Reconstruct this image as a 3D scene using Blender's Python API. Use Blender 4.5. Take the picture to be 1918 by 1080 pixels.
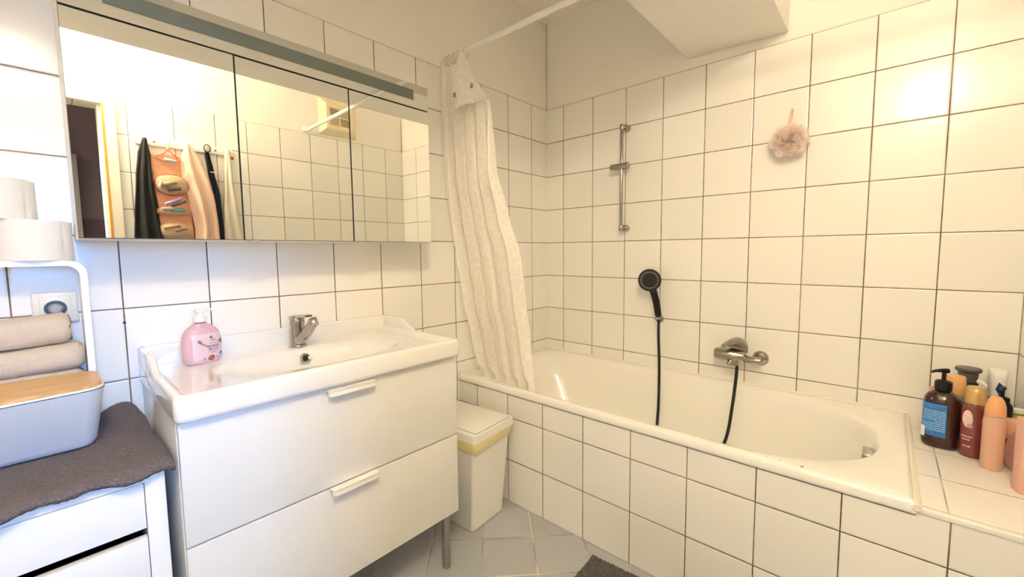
import bpy, bmesh, math, random
from mathutils import Vector, Matrix, noise
random.seed(7)
S = bpy.context.scene
for o in list(bpy.data.objects): bpy.data.objects.remove(o)
C = S.collection
PI = math.pi
R = math.radians

# ------------------------------------------------------------------ camera
cam_d = bpy.data.cameras.new('camera'); cam = bpy.data.objects.new('camera', cam_d); C.objects.link(cam)
cam.location = (-2.0876, -1.5868, 1.1475)
cam.rotation_euler = (1.4902, 0.0094, -0.8463)
cam_d.sensor_fit = 'HORIZONTAL'; cam_d.sensor_width = 36
cam_d.lens = 783.36 / 1918 * 36
cam_d.shift_x = -6.96 / 1918; cam_d.shift_y = -5.45 / 1918
cam_d.clip_start = 0.02
S.camera = cam
# ------------------------------------------------------------------ exposure, world, daylight of the hallway
S.view_settings.view_transform = 'Standard'; S.view_settings.look = 'None'
S.view_settings.gamma = 1; S.view_settings.use_curve_mapping = False
S.view_settings.exposure = 0.05
w = bpy.data.worlds.new('world'); S.world = w; w.use_nodes = True
w.node_tree.nodes['Background'].inputs[0].default_value = (0.55, 0.7, 1, 1)
w.node_tree.nodes['Background'].inputs[1].default_value = 0.05
al = bpy.data.lights.new('hallway_daylight', 'AREA'); al.shape = 'RECTANGLE'; al.size = 0.36; al.size_y = 0.8
al.energy = 4.1; al.color = (0.13, 0.42, 1.0); al.spread = R(42)
alo = bpy.data.objects.new('hallway_daylight', al); C.objects.link(alo)
alo.location = (-2.145, -3.215, 1.42); alo.rotation_euler = (R(90 - 12), 0, R(-2))
LAMP_POWER = 282.0
LAMP_COL = (1.0, 0.84, 0.60)
S.cycles.diffuse_bounces = 10; S.cycles.max_bounces = 16

# ------------------------------------------------------------------ materials
MATS = {}
def lin(c): return tuple(c) + (1,) if len(c) == 3 else c
def mat(name, col, rough=0.5, metal=0.0, bump=0, bscale=100, coat=0, spec=None, alpha=None, trans=0, emis=None, estr=0, var=0, vscale=10, ior=None, sub=0):
    if name in MATS: return MATS[name]
    m = bpy.data.materials.new(name); m.use_nodes = True; n = m.node_tree.nodes; l = m.node_tree.links
    b = n['Principled BSDF']
    b.inputs['Base Color'].default_value = lin(col); b.inputs['Roughness'].default_value = rough
    b.inputs['Metallic'].default_value = metal
    if coat: b.inputs['Coat Weight'].default_value = coat; b.inputs['Coat Roughness'].default_value = 0.05
    if spec is not None: b.inputs['Specular IOR Level'].default_value = spec
    if alpha is not None: b.inputs['Alpha'].default_value = alpha
    if trans: b.inputs['Transmission Weight'].default_value = trans
    if ior: b.inputs['IOR'].default_value = ior
    if sub: b.inputs['Subsurface Weight'].default_value = sub; b.inputs['Subsurface Radius'].default_value = (0.01, 0.006, 0.004)
    if emis: b.inputs['Emission Color'].default_value = lin(emis); b.inputs['Emission Strength'].default_value = estr
    tc = n.new('ShaderNodeTexCoord')
    if bump:
        t = n.new('ShaderNodeTexNoise'); t.inputs['Scale'].default_value = bscale; t.inputs['Detail'].default_value = 4
        l.new(tc.outputs['Object'], t.inputs['Vector'])
        bp = n.new('ShaderNodeBump'); bp.inputs['Strength'].default_value = 1; bp.inputs['Distance'].default_value = bump
        l.new(t.outputs['Fac'], bp.inputs['Height']); l.new(bp.outputs[0], b.inputs['Normal'])
    if var:
        t = n.new('ShaderNodeTexNoise'); t.inputs['Scale'].default_value = vscale; t.inputs['Detail'].default_value = 5
        l.new(tc.outputs['Object'], t.inputs['Vector'])
        mx = n.new('ShaderNodeMix'); mx.data_type = 'RGBA'
        mx.inputs[6].default_value = lin([c * (1 - var) for c in col[:3]]); mx.inputs[7].default_value = lin([min(1, c * (1 + var)) for c in col[:3]])
        l.new(t.outputs['Fac'], mx.inputs[0]); l.new(mx.outputs[2], b.inputs['Base Color'])
    MATS[name] = m
    return m

def mathn(n, l, op, a, b=None, c=None):
    k = n.new('ShaderNodeMath'); k.operation = op
    for i, v in enumerate((a, b, c)):
        if v is None: continue
        if isinstance(v, (int, float)): k.inputs[i].default_value = v
        else: l.new(v, k.inputs[i])
    return k.outputs[0]

def tile_mat(name, axes, offs, pitch=0.2, col=(0.80, 0.79, 0.76), grout=(0.13, 0.10, 0.075), gw=0.0016, rough=0.16,
             rot=0.0, tvar=0.03, speck=0, tilt=0.0008, wav=0.00035, groutlight=None):
    m = bpy.data.materials.new(name); m.use_nodes = True; n = m.node_tree.nodes; l = m.node_tree.links
    b = n['Principled BSDF']
    tc = n.new('ShaderNodeTexCoord'); mp = n.new('ShaderNodeMapping')
    mp.inputs['Rotation'].default_value = (0, 0, rot); l.new(tc.outputs['Object'], mp.inputs[0])
    sx = n.new('ShaderNodeSeparateXYZ'); l.new(mp.outputs[0], sx.inputs[0])
    ds, cells, fr = [], [], []
    for a, o in zip(axes, offs):
        v = mathn(n, l, 'SUBTRACT', sx.outputs[a], o)
        ds.append(mathn(n, l, 'PINGPONG', v, pitch / 2))
        q = mathn(n, l, 'DIVIDE', v, pitch)
        cells.append(mathn(n, l, 'FLOOR', q)); fr.append(mathn(n, l, 'FRACT', q))
    d = mathn(n, l, 'MINIMUM', ds[0], ds[1])
    # slightly uneven joint
    nz = n.new('ShaderNodeTexNoise'); nz.inputs['Scale'].default_value = 60; l.new(tc.outputs['Object'], nz.inputs['Vector'])
    dn = mathn(n, l, 'ADD', d, mathn(n, l, 'MULTIPLY', mathn(n, l, 'SUBTRACT', nz.outputs['Fac'], 0.5), 0.0008))
    mr = n.new('ShaderNodeMapRange'); mr.interpolation_type = 'SMOOTHSTEP'
    l.new(dn, mr.inputs[0]); mr.inputs[1].default_value = gw * 0.75; mr.inputs[2].default_value = gw * 1.35
    mask = mr.outputs[0]
    cv = n.new('ShaderNodeCombineXYZ'); l.new(cells[0], cv.inputs[0]); l.new(cells[1], cv.inputs[1])
    wn = n.new('ShaderNodeTexWhiteNoise'); wn.noise_dimensions = '3D'; l.new(cv.outputs[0], wn.inputs['Vector'])
    sc = n.new('ShaderNodeSeparateColor'); l.new(wn.outputs['Color'], sc.inputs[0])
    cr = n.new('ShaderNodeMix'); cr.data_type = 'RGBA'
    cr.inputs[6].default_value = lin([c * (1 - tvar) for c in col]); cr.inputs[7].default_value = lin([min(1, c * (1 + tvar)) for c in col])
    l.new(wn.outputs['Value'], cr.inputs[0]); tcol = cr.outputs[2]
    if speck:
        sn = n.new('ShaderNodeTexNoise'); sn.inputs['Scale'].default_value = 420; sn.inputs['Detail'].default_value = 3
        l.new(tc.outputs['Object'], sn.inputs['Vector'])
        rr = n.new('ShaderNodeMapRange'); l.new(sn.outputs['Fac'], rr.inputs[0]); rr.inputs[1].default_value = 0.35; rr.inputs[2].default_value = 0.65
        rr.inputs[3].default_value = 1 - speck; rr.inputs[4].default_value = 1 + speck
        vm = n.new('ShaderNodeVectorMath'); vm.operation = 'SCALE'; l.new(tcol, vm.inputs[0]); l.new(rr.outputs[0], vm.inputs['Scale'])
        tcol = vm.outputs[0]
    gc = n.new('ShaderNodeMix'); gc.data_type = 'RGBA'
    gl = groutlight or [min(1, g * 2.2) for g in grout]
    gc.inputs[6].default_value = lin(grout); gc.inputs[7].default_value = lin(gl)
    n2 = n.new('ShaderNodeTexNoise'); n2.inputs['Scale'].default_value = 5; l.new(tc.outputs['Object'], n2.inputs['Vector'])
    r2 = n.new('ShaderNodeMapRange'); l.new(n2.outputs['Fac'], r2.inputs[0]); r2.inputs[1].default_value = 0.45; r2.inputs[2].default_value = 0.65
    l.new(r2.outputs[0], gc.inputs[0])
    fc = n.new('ShaderNodeMix'); fc.data_type = 'RGBA'; l.new(mask, fc.inputs[0]); l.new(gc.outputs[2], fc.inputs[6]); l.new(tcol, fc.inputs[7])
    l.new(fc.outputs[2], b.inputs['Base Color'])
    ro = n.new('ShaderNodeMapRange'); l.new(mask, ro.inputs[0]); ro.inputs[3].default_value = 0.9; ro.inputs[4].default_value = rough
    l.new(ro.outputs[0], b.inputs['Roughness'])
    # height: pillow edge + waviness + small per-tile tilt
    e = n.new('ShaderNodeMapRange'); e.interpolation_type = 'SMOOTHSTEP'; l.new(dn, e.inputs[0])
    e.inputs[1].default_value = 0; e.inputs[2].default_value = gw * 4; e.inputs[4].default_value = 0.0011
    wv = n.new('ShaderNodeTexNoise'); wv.inputs['Scale'].default_value = 11; wv.inputs['Detail'].default_value = 2; l.new(tc.outputs['Object'], wv.inputs['Vector'])
    h = mathn(n, l, 'ADD', e.outputs[0], mathn(n, l, 'MULTIPLY', wv.outputs['Fac'], wav))
    tl = mathn(n, l, 'ADD', mathn(n, l, 'MULTIPLY', fr[0], mathn(n, l, 'SUBTRACT', sc.outputs[0], 0.5)),
               mathn(n, l, 'MULTIPLY', fr[1], mathn(n, l, 'SUBTRACT', sc.outputs[1], 0.5)))
    h = mathn(n, l, 'ADD', h, mathn(n, l, 'MULTIPLY', tl, tilt * 2))
    bp = n.new('ShaderNodeBump'); bp.inputs['Strength'].default_value = 1; bp.inputs['Distance'].default_value = 1
    l.new(h, bp.inputs['Height']); l.new(bp.outputs[0], b.inputs['Normal'])
    return m

TILE = (0.90, 0.89, 0.86)
M_tA = tile_mat('white tile sink wall', (0, 2), (-0.1467, 0.0), col=TILE)
M_tB = tile_mat('white tile bath wall', (1, 2), (-0.1242, 0.0), col=TILE)
M_tC = tile_mat('white tile back wall', (0, 2), (-0.16, 0.0), col=TILE)
M_tP = tile_mat('white tile bath panel', (1, 2), (-0.1272, -0.001), col=TILE)
M_tL = tile_mat('white tile ledge', (0, 1), (-0.515, -0.1242), col=TILE, grout=(0.30, 0.26, 0.21), rough=0.28)
M_tF = tile_mat('grey floor tile', (0, 1), (0.0, 0.0), col=(0.43, 0.45, 0.48), grout=(0.36, 0.31, 0.24), gw=0.0022, rough=0.45, rot=R(45), tvar=0.07, speck=0.2)
M_plaster = mat('white plaster', (0.91, 0.89, 0.85), 0.9, bump=0.0012, bscale=45)
M_plaster2 = mat('ceiling paint', (0.90, 0.87, 0.81), 0.95, bump=0.002, bscale=30)
M_enamel = mat('white enamel', (0.93, 0.92, 0.89), 0.10, coat=0.3)
M_ceramic = mat('white sanitary ceramic', (0.86, 0.855, 0.84), 0.08, coat=0.5)
M_lacq = mat('white lacquer board', (0.78, 0.78, 0.765), 0.28)
M_lacq2 = mat('white foil drawer unit', (0.87, 0.88, 0.88), 0.4)
M_edge = mat('cabinet side board', (0.80, 0.79, 0.76), 0.12)
M_plw = mat('white plastic', (0.88, 0.87, 0.84), 0.32)
M_chrome = mat('chrome', (0.46, 0.45, 0.43), 0.12, 1.0, var=0.15, vscale=60)
M_chromed = mat('dull chrome with limescale', (0.42, 0.39, 0.34), 0.22, 1.0, var=0.4, vscale=160)
M_steel = mat('brushed steel', (0.42, 0.42, 0.41), 0.3, 1.0)
M_black = mat('black plastic', (0.008, 0.008, 0.009), 0.35, spec=.35)
M_blackm = mat('matt black rubber', (0.008, 0.008, 0.008), 0.45)
M_dark = mat('dark gap', (0.02, 0.018, 0.016), 0.9)
M_mirror = mat('mirror glass', (0.84, 0.85, 0.81), 0.0, 1.0)
M_frost = mat('frosted grey lamp glass', (0.13, 0.155, 0.135), 0.55, bump=0.0004, bscale=900)
M_grey = mat('grey plastic', (0.33, 0.34, 0.36), 0.4)
M_white = mat('plain white', (0.92, 0.92, 0.9), 0.5)

# ------------------------------------------------------------------ mesh helpers
WL = {}
def bmn(): return bmesh.new()
def obj(name, bm, m, parent=None, world=True, angle=0.6, kind=None, label=None):
    me = bpy.data.meshes.new(name)
    if parent is not None and world:
        bmesh.ops.translate(bm, verts=bm.verts, vec=-Vector(WL[parent.name]))
    bmesh.ops.recalc_face_normals(bm, faces=bm.faces)
    bm.to_mesh(me); bm.free()
    for p in me.polygons: p.use_smooth = True
    me.set_sharp_from_angle(angle=angle)
    for mm in (m if isinstance(m, (list, tuple)) else [m]): me.materials.append(mm)
    o = bpy.data.objects.new(name, me); C.objects.link(o)
    if parent is not None: o.parent = parent; WL[o.name] = WL[parent.name]
    else: WL[o.name] = (0, 0, 0)
    if kind: o['kind'] = kind
    if label: o['label'] = label
    return o
def struct(name, bm, m, parent=None, **k):
    return obj(name, bm, m, parent, kind='structure', **k)
def thing(name, label, cat, loc=(0, 0, 0), rz=0, group=None):
    o = bpy.data.objects.new(name, None); C.objects.link(o); o.location = loc; o.rotation_euler = (0, 0, rz)
    o.empty_display_size = 0.05
    o['label'] = label; o['category'] = cat
    if group: o['group'] = group
    WL[o.name] = tuple(loc)
    return o
def tag(o, label, cat, group=None):
    o['label'] = label; o['category'] = cat
    if group: o['group'] = group
    return o
def merge(bm, t, mtx=None, mi=None):
    if mtx is not None: bmesh.ops.transform(t, matrix=mtx, verts=t.verts)
    if mi is not None:
        for f in t.faces: f.material_index = mi
    me = bpy.data.meshes.new('t'); t.to_mesh(me); t.free(); bm.from_mesh(me); bpy.data.meshes.remove(me)
def rbox(bm, x0, x1, y0, y1, z0, z1, r=0.0, seg=3, mi=None, mtx=None):
    t = bmesh.new(); bmesh.ops.create_cube(t, size=1)
    for v in t.verts:
        v.co = Vector(((x0 + x1) / 2 + v.co.x * (x1 - x0), (y0 + y1) / 2 + v.co.y * (y1 - y0), (z0 + z1) / 2 + v.co.z * (z1 - z0)))
    if r > 0: bmesh.ops.bevel(t, geom=list(t.edges), offset=r, segments=seg, profile=0.5, affect='EDGES', clamp_overlap=True)
    merge(bm, t, mtx, mi)
def box(name, a, m, parent=None, r=0.0, seg=3, **k):
    bm = bmn(); rbox(bm, *a, r=r, seg=seg); return obj(name, bm, m, parent, **k)
def frame_mtx(p, d, up=None):
    d = Vector(d).normalized(); q = Vector((0, 0, 1)).rotation_difference(d)
    return Matrix.Translation(Vector(p)) @ q.to_matrix().to_4x4()
def lathe(bm, prof, seg=32, mtx=None, sx=1, sy=1, mi=None, n=2.0, cap=True):
    """prof: (r, z) list; revolve about z, optionally superelliptic with axis scales"""
    t = bmesh.new(); rings = []
    for r, z in prof:
        if r < 1e-6: rings.append([t.verts.new((0, 0, z))]); continue
        ring = []
        for i in range(seg):
            a = 2 * PI * i / seg; c, s = math.cos(a), math.sin(a)
            k = 1 / (abs(c) ** n + abs(s) ** n) ** (1 / n) if n != 2 else 1
            ring.append(t.verts.new((r * k * c * sx, r * k * s * sy, z)))
        rings.append(ring)
    for A, B in zip(rings, rings[1:]):
        if len(A) == 1 and len(B) == 1: continue
        for i in range(seg):
            j = (i + 1) % seg
            if len(A) == 1: t.faces.new((A[0], B[i], B[j]))
            elif len(B) == 1: t.faces.new((A[i], A[j], B[0]))
            else: t.faces.new((A[i], A[j], B[j], B[i]))
    if cap:
        for ring in (rings[0], rings[-1]):
            if len(ring) > 2: t.faces.new(ring)
    merge(bm, t, mtx, mi)
def cyl(bm, p0, p1, r, r1=None, seg=24, bev=0.0, mi=None):
    p0, p1 = Vector(p0), Vector(p1); L = (p1 - p0).length; r1 = r if r1 is None else r1
    b = min(bev, L / 2.1, r * .9, r1 * .9)
    prof = [(0, 0), (r - b, 0), (r - b * .3, b * .3), (r, b), (r1, L - b), (r1 - b * .3, L - b * .3), (r1 - b, L), (0, L)] if b else [(0, 0), (r, 0), (r1, L), (0, L)]
    lathe(bm, prof, seg, frame_mtx(p0, p1 - p0), mi=mi)
def smooth_path(pts, sub=8):
    P = [Vector(p) for p in pts]; P = [2 * P[0] - P[1]] + P + [2 * P[-1] - P[-2]]; out = []
    for i in range(1, len(P) - 2):
        for k in range(sub):
            t = k / sub; a, b, c, d = P[i - 1], P[i], P[i + 1], P[i + 2]
            out.append(0.5 * ((2 * b) + (-a + c) * t + (2 * a - 5 * b + 4 * c - d) * t * t + (-a + 3 * b - 3 * c + d) * t ** 3))
    out.append(P[-2]); return out
def tube(bm, pts, r, seg=12, closed=False, rf=None, flat=1.0, mi=None):
    t = bmesh.new(); n = len(pts); P = [Vector(p) for p in pts]; rings = []; ref = None
    for i, p in enumerate(P):
        d = (P[(i + 1) % n] - P[i - 1]) if closed else (P[min(i + 1, n - 1)] - P[max(i - 1, 0)])
        d.normalize()
        if ref is None:
            ref = Vector((0, 0, 1)) if abs(d.z) < .9 else Vector((1, 0, 0))
        u = (ref - d * ref.dot(d)).normalized(); v = d.cross(u); ref = u
        rr = rf(i / max(1, n - 1)) * r if rf else r
        rings.append([t.verts.new(p + u * math.cos(2 * PI * k / seg) * rr * flat + v * math.sin(2 * PI * k / seg) * rr) for k in range(seg)])
    for i in range(n if closed else n - 1):
        A, B = rings[i], rings[(i + 1) % n]
        for k in range(seg): t.faces.new((A[k], A[(k + 1) % seg], B[(k + 1) % seg], B[k]))
    if not closed: t.faces.new(rings[0]); t.faces.new(rings[-1])
    merge(bm, t, None, mi)
def loft(bm, rings, cap0=True, cap1=True, closed=True, mi=None, flip=False):
    t = bmesh.new(); V = [[t.verts.new(p) for p in r] for r in rings]
    for A, B in zip(V, V[1:]):
        n = len(A)
        for i in range(n if closed else n - 1):
            j = (i + 1) % n; t.faces.new((A[i], A[j], B[j], B[i]))
    if cap0: t.faces.new(V[0])
    if cap1: t.faces.new(V[-1])
    merge(bm, t, None, mi)
def prism(bm, poly, axis, a, b, bev=0.0, mi=None):
    """poly 2D points in the two other axes, extruded along axis from a to b"""
    t = bmesh.new()
    def P(p, c): return {0: (c, p[0], p[1]), 1: (p[0], c, p[1]), 2: (p[0], p[1], c)}[axis]
    A = [t.verts.new(P(p, a)) for p in poly]; B = [t.verts.new(P(p, b)) for p in poly]
    t.faces.new(A); t.faces.new(B)
    for i in range(len(poly)): j = (i + 1) % len(poly); t.faces.new((A[i], A[j], B[j], B[i]))
    bmesh.ops.recalc_face_normals(t, faces=t.faces)
    if bev: bmesh.ops.bevel(t, geom=list(t.edges), offset=bev, segments=3, profile=0.5, affect='EDGES', clamp_overlap=True)
    merge(bm, t, None, mi)
def rrect(x0, x1, y0, y1, r, n=6):
    pts = []
    for cx, cy, a0 in ((x1 - r, y1 - r, 0), (x0 + r, y1 - r, 90), (x0 + r, y0 + r, 180), (x1 - r, y0 + r, 270)):
        for k in range(n + 1):
            a = R(a0 + 90 * k / n); pts.append((cx + r * math.cos(a), cy + r * math.sin(a)))
    return pts
def text_bm(s, size, fn, spacing=1.0, align='CENTER', bold=0.0):
    """flat lettering mapped by fn(u, v) -> (x, y, z)"""
    cu = bpy.data.curves.new('t', 'FONT'); cu.body = s; cu.size = size; cu.align_x = align; cu.resolution_u = 4
    cu.space_character = spacing; cu.offset = bold; cu.space_line = 0.85
    o = bpy.data.objects.new('t', cu); C.objects.link(o)
    me = bpy.data.meshes.new_from_object(o.evaluated_get(bpy.context.evaluated_depsgraph_get()))
    bm = bmesh.new(); bm.from_mesh(me)
    bmesh.ops.triangulate(bm, faces=bm.faces)
    for v in bm.verts: v.co = Vector(fn(v.co.x, v.co.y))
    bpy.data.objects.remove(o); bpy.data.meshes.remove(me); bpy.data.curves.remove(cu)
    return bm
def fan(bm, pts, fn, mi=None):
    t = bmesh.new(); V = [t.verts.new(fn(*p)) for p in pts]
    t.faces.new(V); merge(bm, t, None, mi)
def patch(bm, u0, u1, v0, v1, fn, nu=12, nv=8, mi=None):
    t = bmesh.new(); G = [[t.verts.new(fn(u0 + (u1 - u0) * i / nu, v0 + (v1 - v0) * j / nv)) for i in range(nu + 1)] for j in range(nv + 1)]
    for j in range(nv):
        for i in range(nu): t.faces.new((G[j][i], G[j][i + 1], G[j + 1][i + 1], G[j + 1][i]))
    merge(bm, t, None, mi)

def epatch(bm, cx, cy, rx, ry, fn, nr=6, ns=24, mi=None):
    t = bmesh.new(); c = t.verts.new(fn(cx, cy)); prev = None
    for k in range(1, nr + 1):
        ring = [t.verts.new(fn(cx + rx * k / nr * math.cos(2 * PI * i / ns), cy + ry * k / nr * math.sin(2 * PI * i / ns))) for i in range(ns)]
        for i in range(ns):
            j = (i + 1) % ns
            if prev: t.faces.new((prev[i], prev[j], ring[j], ring[i]))
            else: t.faces.new((c, ring[i], ring[j]))
        prev = ring
    merge(bm, t, None, mi)

# ================================================================== THE ROOM
YB = -1.924; XL = -2.75; H = 2.5
bm = bmn(); rbox(bm, XL - .1, .1, -3.4, .1, -.1, 0); floor = struct('floor', bm, M_tF)
fo = floor
def wall_profile(face_x, sign):  # tiles stand 7 mm proud of the plaster above 2 m
    return [(face_x, 0), (face_x, 1.996), (face_x + sign * .002, 2.0), (face_x + sign * .007, 2.0), (face_x + sign * .007, H), (face_x + sign * .12, H), (face_x + sign * .12, 0)]
def set_mat(bm):
    for f in bm.faces: f.material_index = 1 if f.calc_center_median().z > 2.001 else 0
bm = bmn(); prism(bm, wall_profile(0, 1), 0, XL, 0.12); bm.normal_update()
# prism poly given as (y,z)
set_mat(bm); wa = struct('wall_left', bm, [M_tA, M_plaster], angle=.2)
bm = bmn(); prism(bm, wall_profile(0, 1), 1, YB - .12, 0.0); set_mat(bm)
wb = struct('wall_right', bm, [M_tB, M_plaster], angle=.2)
DX0, DX1, DZ = -2.66, -1.862, 1.940
bm = bmn()
prof = [(YB, 0), (YB, 1.996), (YB - .002, 2.0), (YB - .007, 2.0), (YB - .007, H), (YB - .12, H), (YB - .12, 0)]
prism(bm, prof, 0, DX1, 0.0)
prism(bm, [(YB, DZ), (YB, 1.996), (YB - .002, 2.0), (YB - .007, 2.0), (YB - .007, H), (YB - .12, H), (YB - .12, DZ)], 0, XL, DX1)
prism(bm, [(YB, 0), (YB, DZ), (YB - .12, DZ), (YB - .12, 0)], 0, XL, DX0)
set_mat(bm); struct('wall_back', bm, [M_tC, M_plaster], angle=.2)
bm = bmn(); rbox(bm, XL - .1, XL, -3.4, 0.1, 0, H); struct('wall_front', bm, M_plaster)
M_hall = mat('dark hallway paint', (0.46, 0.37, 0.40), 0.8, bump=0.001, bscale=60)
M_hall2 = mat('darker hallway panelling', (0.26, 0.18, 0.20), 0.6)
bm = bmn(); rbox(bm, XL, .1, -3.4, -3.3, 0, H); rbox(bm, -1.1, -1.0, -3.3, YB - .12, 0, H); struct('wall_hallway', bm, M_hall)
bm = bmn(); rbox(bm, XL, -1.1, -3.3, -3.28, 0, 1.42); struct('trim_1', bm, M_hall2)
bm = bmn(); rbox(bm, XL - .1, .12, -3.4, .12, H, H + .1); struct('ceiling', bm, M_plaster2)
bm = bmn(); prism(bm, [(-1.243, 2.035), (-.838, 2.05), (-.838, H), (-1.243, H)], 0, XL, 0.0, bev=0.002)
struct('trim_2', bm, M_plaster)
# added frame, makes the area light of the hallway daylight read as a window
bm = bmn(); WX0, WX1, WZ0, WZ1 = -2.335, -1.955, 1.01, 1.83
for a in ((WX0 - .04, WX0, -3.3, -3.16, WZ0 - .04, WZ1 + .04), (WX1, WX1 + .03, -3.3, -3.16, WZ0 - .04, WZ1 + .04), (WX0, WX1, -3.3, -3.16, WZ0 - .04, WZ0), (WX0, WX1, -3.3, -3.12, WZ1, WZ1 + .04)): rbox(bm, *a)
struct('added_window_frame', bm, M_plaster)
# door casing in the back wall
M_case = mat('cream door casing', (0.82, 0.78, 0.68), 0.4)
M_bead = mat('orange wood bead', (0.62, 0.30, 0.06), 0.5, var=.2, vscale=40)
bm = bmn(); cz = 1.985
prism(bm, [(DX0 - .045, 0), (DX0 - .045, cz), (DX1 + .057, cz), (DX1 + .057, 0), (DX1 + .012, 0), (DX1 + .012, DZ + .002), (DX0, DZ + .002), (DX0, 0)], 1, YB + .014, YB + .0005, bev=.003)
door = struct('door_1', bm, M_case)
bm = bmn(); rbox(bm, DX1 + .002, DX1 + .012, YB - .02, YB + .0135, 0, DZ + .002)
struct('door_bead', bm, M_bead, door)
bm = bmn(); rbox(bm, DX1 - .012, DX1 + .002, YB - .12, YB - .02, 0, DZ); struct('door_jamb', bm, M_case, door)
# bath surround: tiled front and the ledge at the foot end
PX = -0.730
bm = bmn()
rbox(bm, PX, PX + .035, -1.668, -.0, 0, .503)
t = bmesh.new(); bmesh.ops.create_cube(t, size=1)
for v in t.verts: v.co = Vector(((PX + 0) / 2 + v.co.x * (0 - PX), (-1.668 + YB) / 2 + v.co.y * (-1.668 - YB), .2625 + v.co.z * .525))
merge(bm, t)
bm.normal_update(); bmesh.ops.recalc_face_normals(bm, faces=bm.faces)
for f in bm.faces: f.material_index = 1 if f.normal.z > .5 and f.calc_center_median().z > .51 else 0
sur = struct('wall_bath', bm, [M_tP, M_tL])
bm = bmn(); rbox(bm, PX - .004, PX + .012, YB, -1.672, .512, .527, r=.003); struct('trim_3', bm, M_plw)
bm = bmn(); lathe(bm, [(0, 0), (.0035, 0), (.0035, .0006), (0, .0006)], 12, frame_mtx((-1.9474, -.0002, .9604), (0, -1, 0)))
struct('screw_hole', bm, M_dark, wa)
# silicone / mortar line at tub rim on the walls
M_caulk = mat('silicone joint', (0.86, 0.83, 0.74), 0.5, bump=.0008, bscale=200)
bm = bmn()
tube(bm, [(-.003, -.004 - 1.67 * k / 30, .540 + .0008 * math.sin(k * 1.7)) for k in range(31)], .0065, 8)
tube(bm, [(-.735 + .732 * k / 16, -.004, .541 + .0008 * math.sin(k * 2.1)) for k in range(17)], .0065, 8)
tube(bm, [(-.742 + .739 * k / 30, -1.670 + .0006 * math.sin(k * 1.9), .5285 + .0004 * math.sin(k * 2.1)) for k in range(31)], .0085, 8)
struct('trim_4', bm, M_caulk)

# ------------------------------------------------------------------ lamp over the door (lights the room)
lp = thing('wall_lamp', 'round opal glass wall lamp above the door, behind the viewer', 'lamp', (-2.13, YB + .007, 2.215))
M_lamp = mat('lit opal glass', (1, 1, 1), 0.5, emis=LAMP_COL, estr=LAMP_POWER)
bm = bmn(); lathe(bm, [(.062 * math.sin(PI * k / 16), -.062 * math.cos(PI * k / 16)) for k in range(17)], 32, Matrix.Translation((-2.13, -1.77, 2.215)))
obj('lamp_globe', bm, M_lamp, lp)
bm = bmn(); cyl(bm, (-2.13, YB - .006, 2.215), (-2.13, YB + .02, 2.215), .05, bev=.005); cyl(bm, (-2.13, YB + .02, 2.215), (-2.13, -1.835, 2.215), .014)
obj('wall_bracket', bm, M_chrome, lp)

# ================================================================== BATHTUB
def usq(n):
    """n points per side on the unit square boundary, corners included"""
    P = []
    for (a, b) in (((1, -1), (1, 1)), ((1, 1), (-1, 1)), ((-1, 1), (-1, -1)), ((-1, -1), (1, -1))):
        for k in range(n): t = k / n; t = .5 - .5 * math.cos(PI * t); P.append((a[0] + (b[0] - a[0]) * t, a[1] + (b[1] - a[1]) * t))
    return P
def sup(u, v, n):
    s = 1 / ((abs(u) ** n + abs(v) ** n) ** (1 / n)); return u * s, v * s
tub = thing('bathtub', 'white enamelled bathtub set into the tiled surround', 'bathtub', (-.3675, -.83, 0))
SQ = usq(22)
cxT, cyT = -.361, -1.18
def tub_in(u, v, a, bn, bf, z, nn=2.3, nf=7.0, dx=0, dy=0):
    n = nf if v > 0 else nn; uu, vv = sup(u, v, n if v > 0 else nn)
    # exponent blends through the middle so the sides stay smooth
    return (cxT + dx + a * uu, cyT + dy + (bf if v > 0 else bn) * vv, z)
def tub_out(u, v, ins, z):
    x0, x1, y0, y1 = -.737 + ins, -.001 - ins, -1.668 + ins, -.001 - ins
    X = (x0 + x1) / 2 + u * (x1 - x0) / 2
    Y = cyT + (v * (y1 - cyT) if v > 0 else v * (cyT - y0))
    return (X, Y, z)
rings = []
for ins, z in ((.006, .506), (.001, .509), (0, .515), (.0, .530), (.003, .536), (.008, .540), (.014, .541)):
    rings.append([tub_out(u, v, ins, z) for u, v in SQ])
prof = [(.338, .428, 1.135, .537, 2.3, 9), (.330, .420, 1.127, .533, 2.3, 8), (.322, .412, 1.115, .522, 2.3, 7), (.314, .404, 1.10, .500, 2.3, 6), (.300, .385, 1.06, .40, 2.3, 5),
        (.285, .365, 1.00, .30, 2.3, 4.5), (.262, .335, .93, .20, 2.3, 4), (.235, .30, .86, .145, 2.3, 3.5), (.19, .25, .76, .118, 2.2, 3), (.10, .14, .45, .108, 2, 2.4), (.01, .02, .05, .105, 2, 2)]
for a, bn, bf, z, nn, nf in prof:
    rings.append([tub_in(u, v, a, bn, bf, z, nn, nf) for u, v in SQ])
bm = bmn(); loft(bm, rings, cap0=False, cap1=True)
tubo = obj('tub_body', bm, M_enamel, tub, angle=1.2)
bm = bmn(); c = Vector((-.385, -1.575, .480)); d = Vector((-.02, .99, -.1))
cyl(bm, c - d * .015, c + d * .006, .026, bev=.003); rbox(bm, -.424, -.352, -1.584, -1.556, .456, .507, r=.004)
obj('overflow_cover', bm, M_chrome, tub, label='chrome overflow cover')
bm = bmn(); cyl(bm, (-.36, -1.26, .100), (-.36, -1.26, .112), .035, bev=.004); obj('drain', bm, M_chrome, tub)
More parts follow.
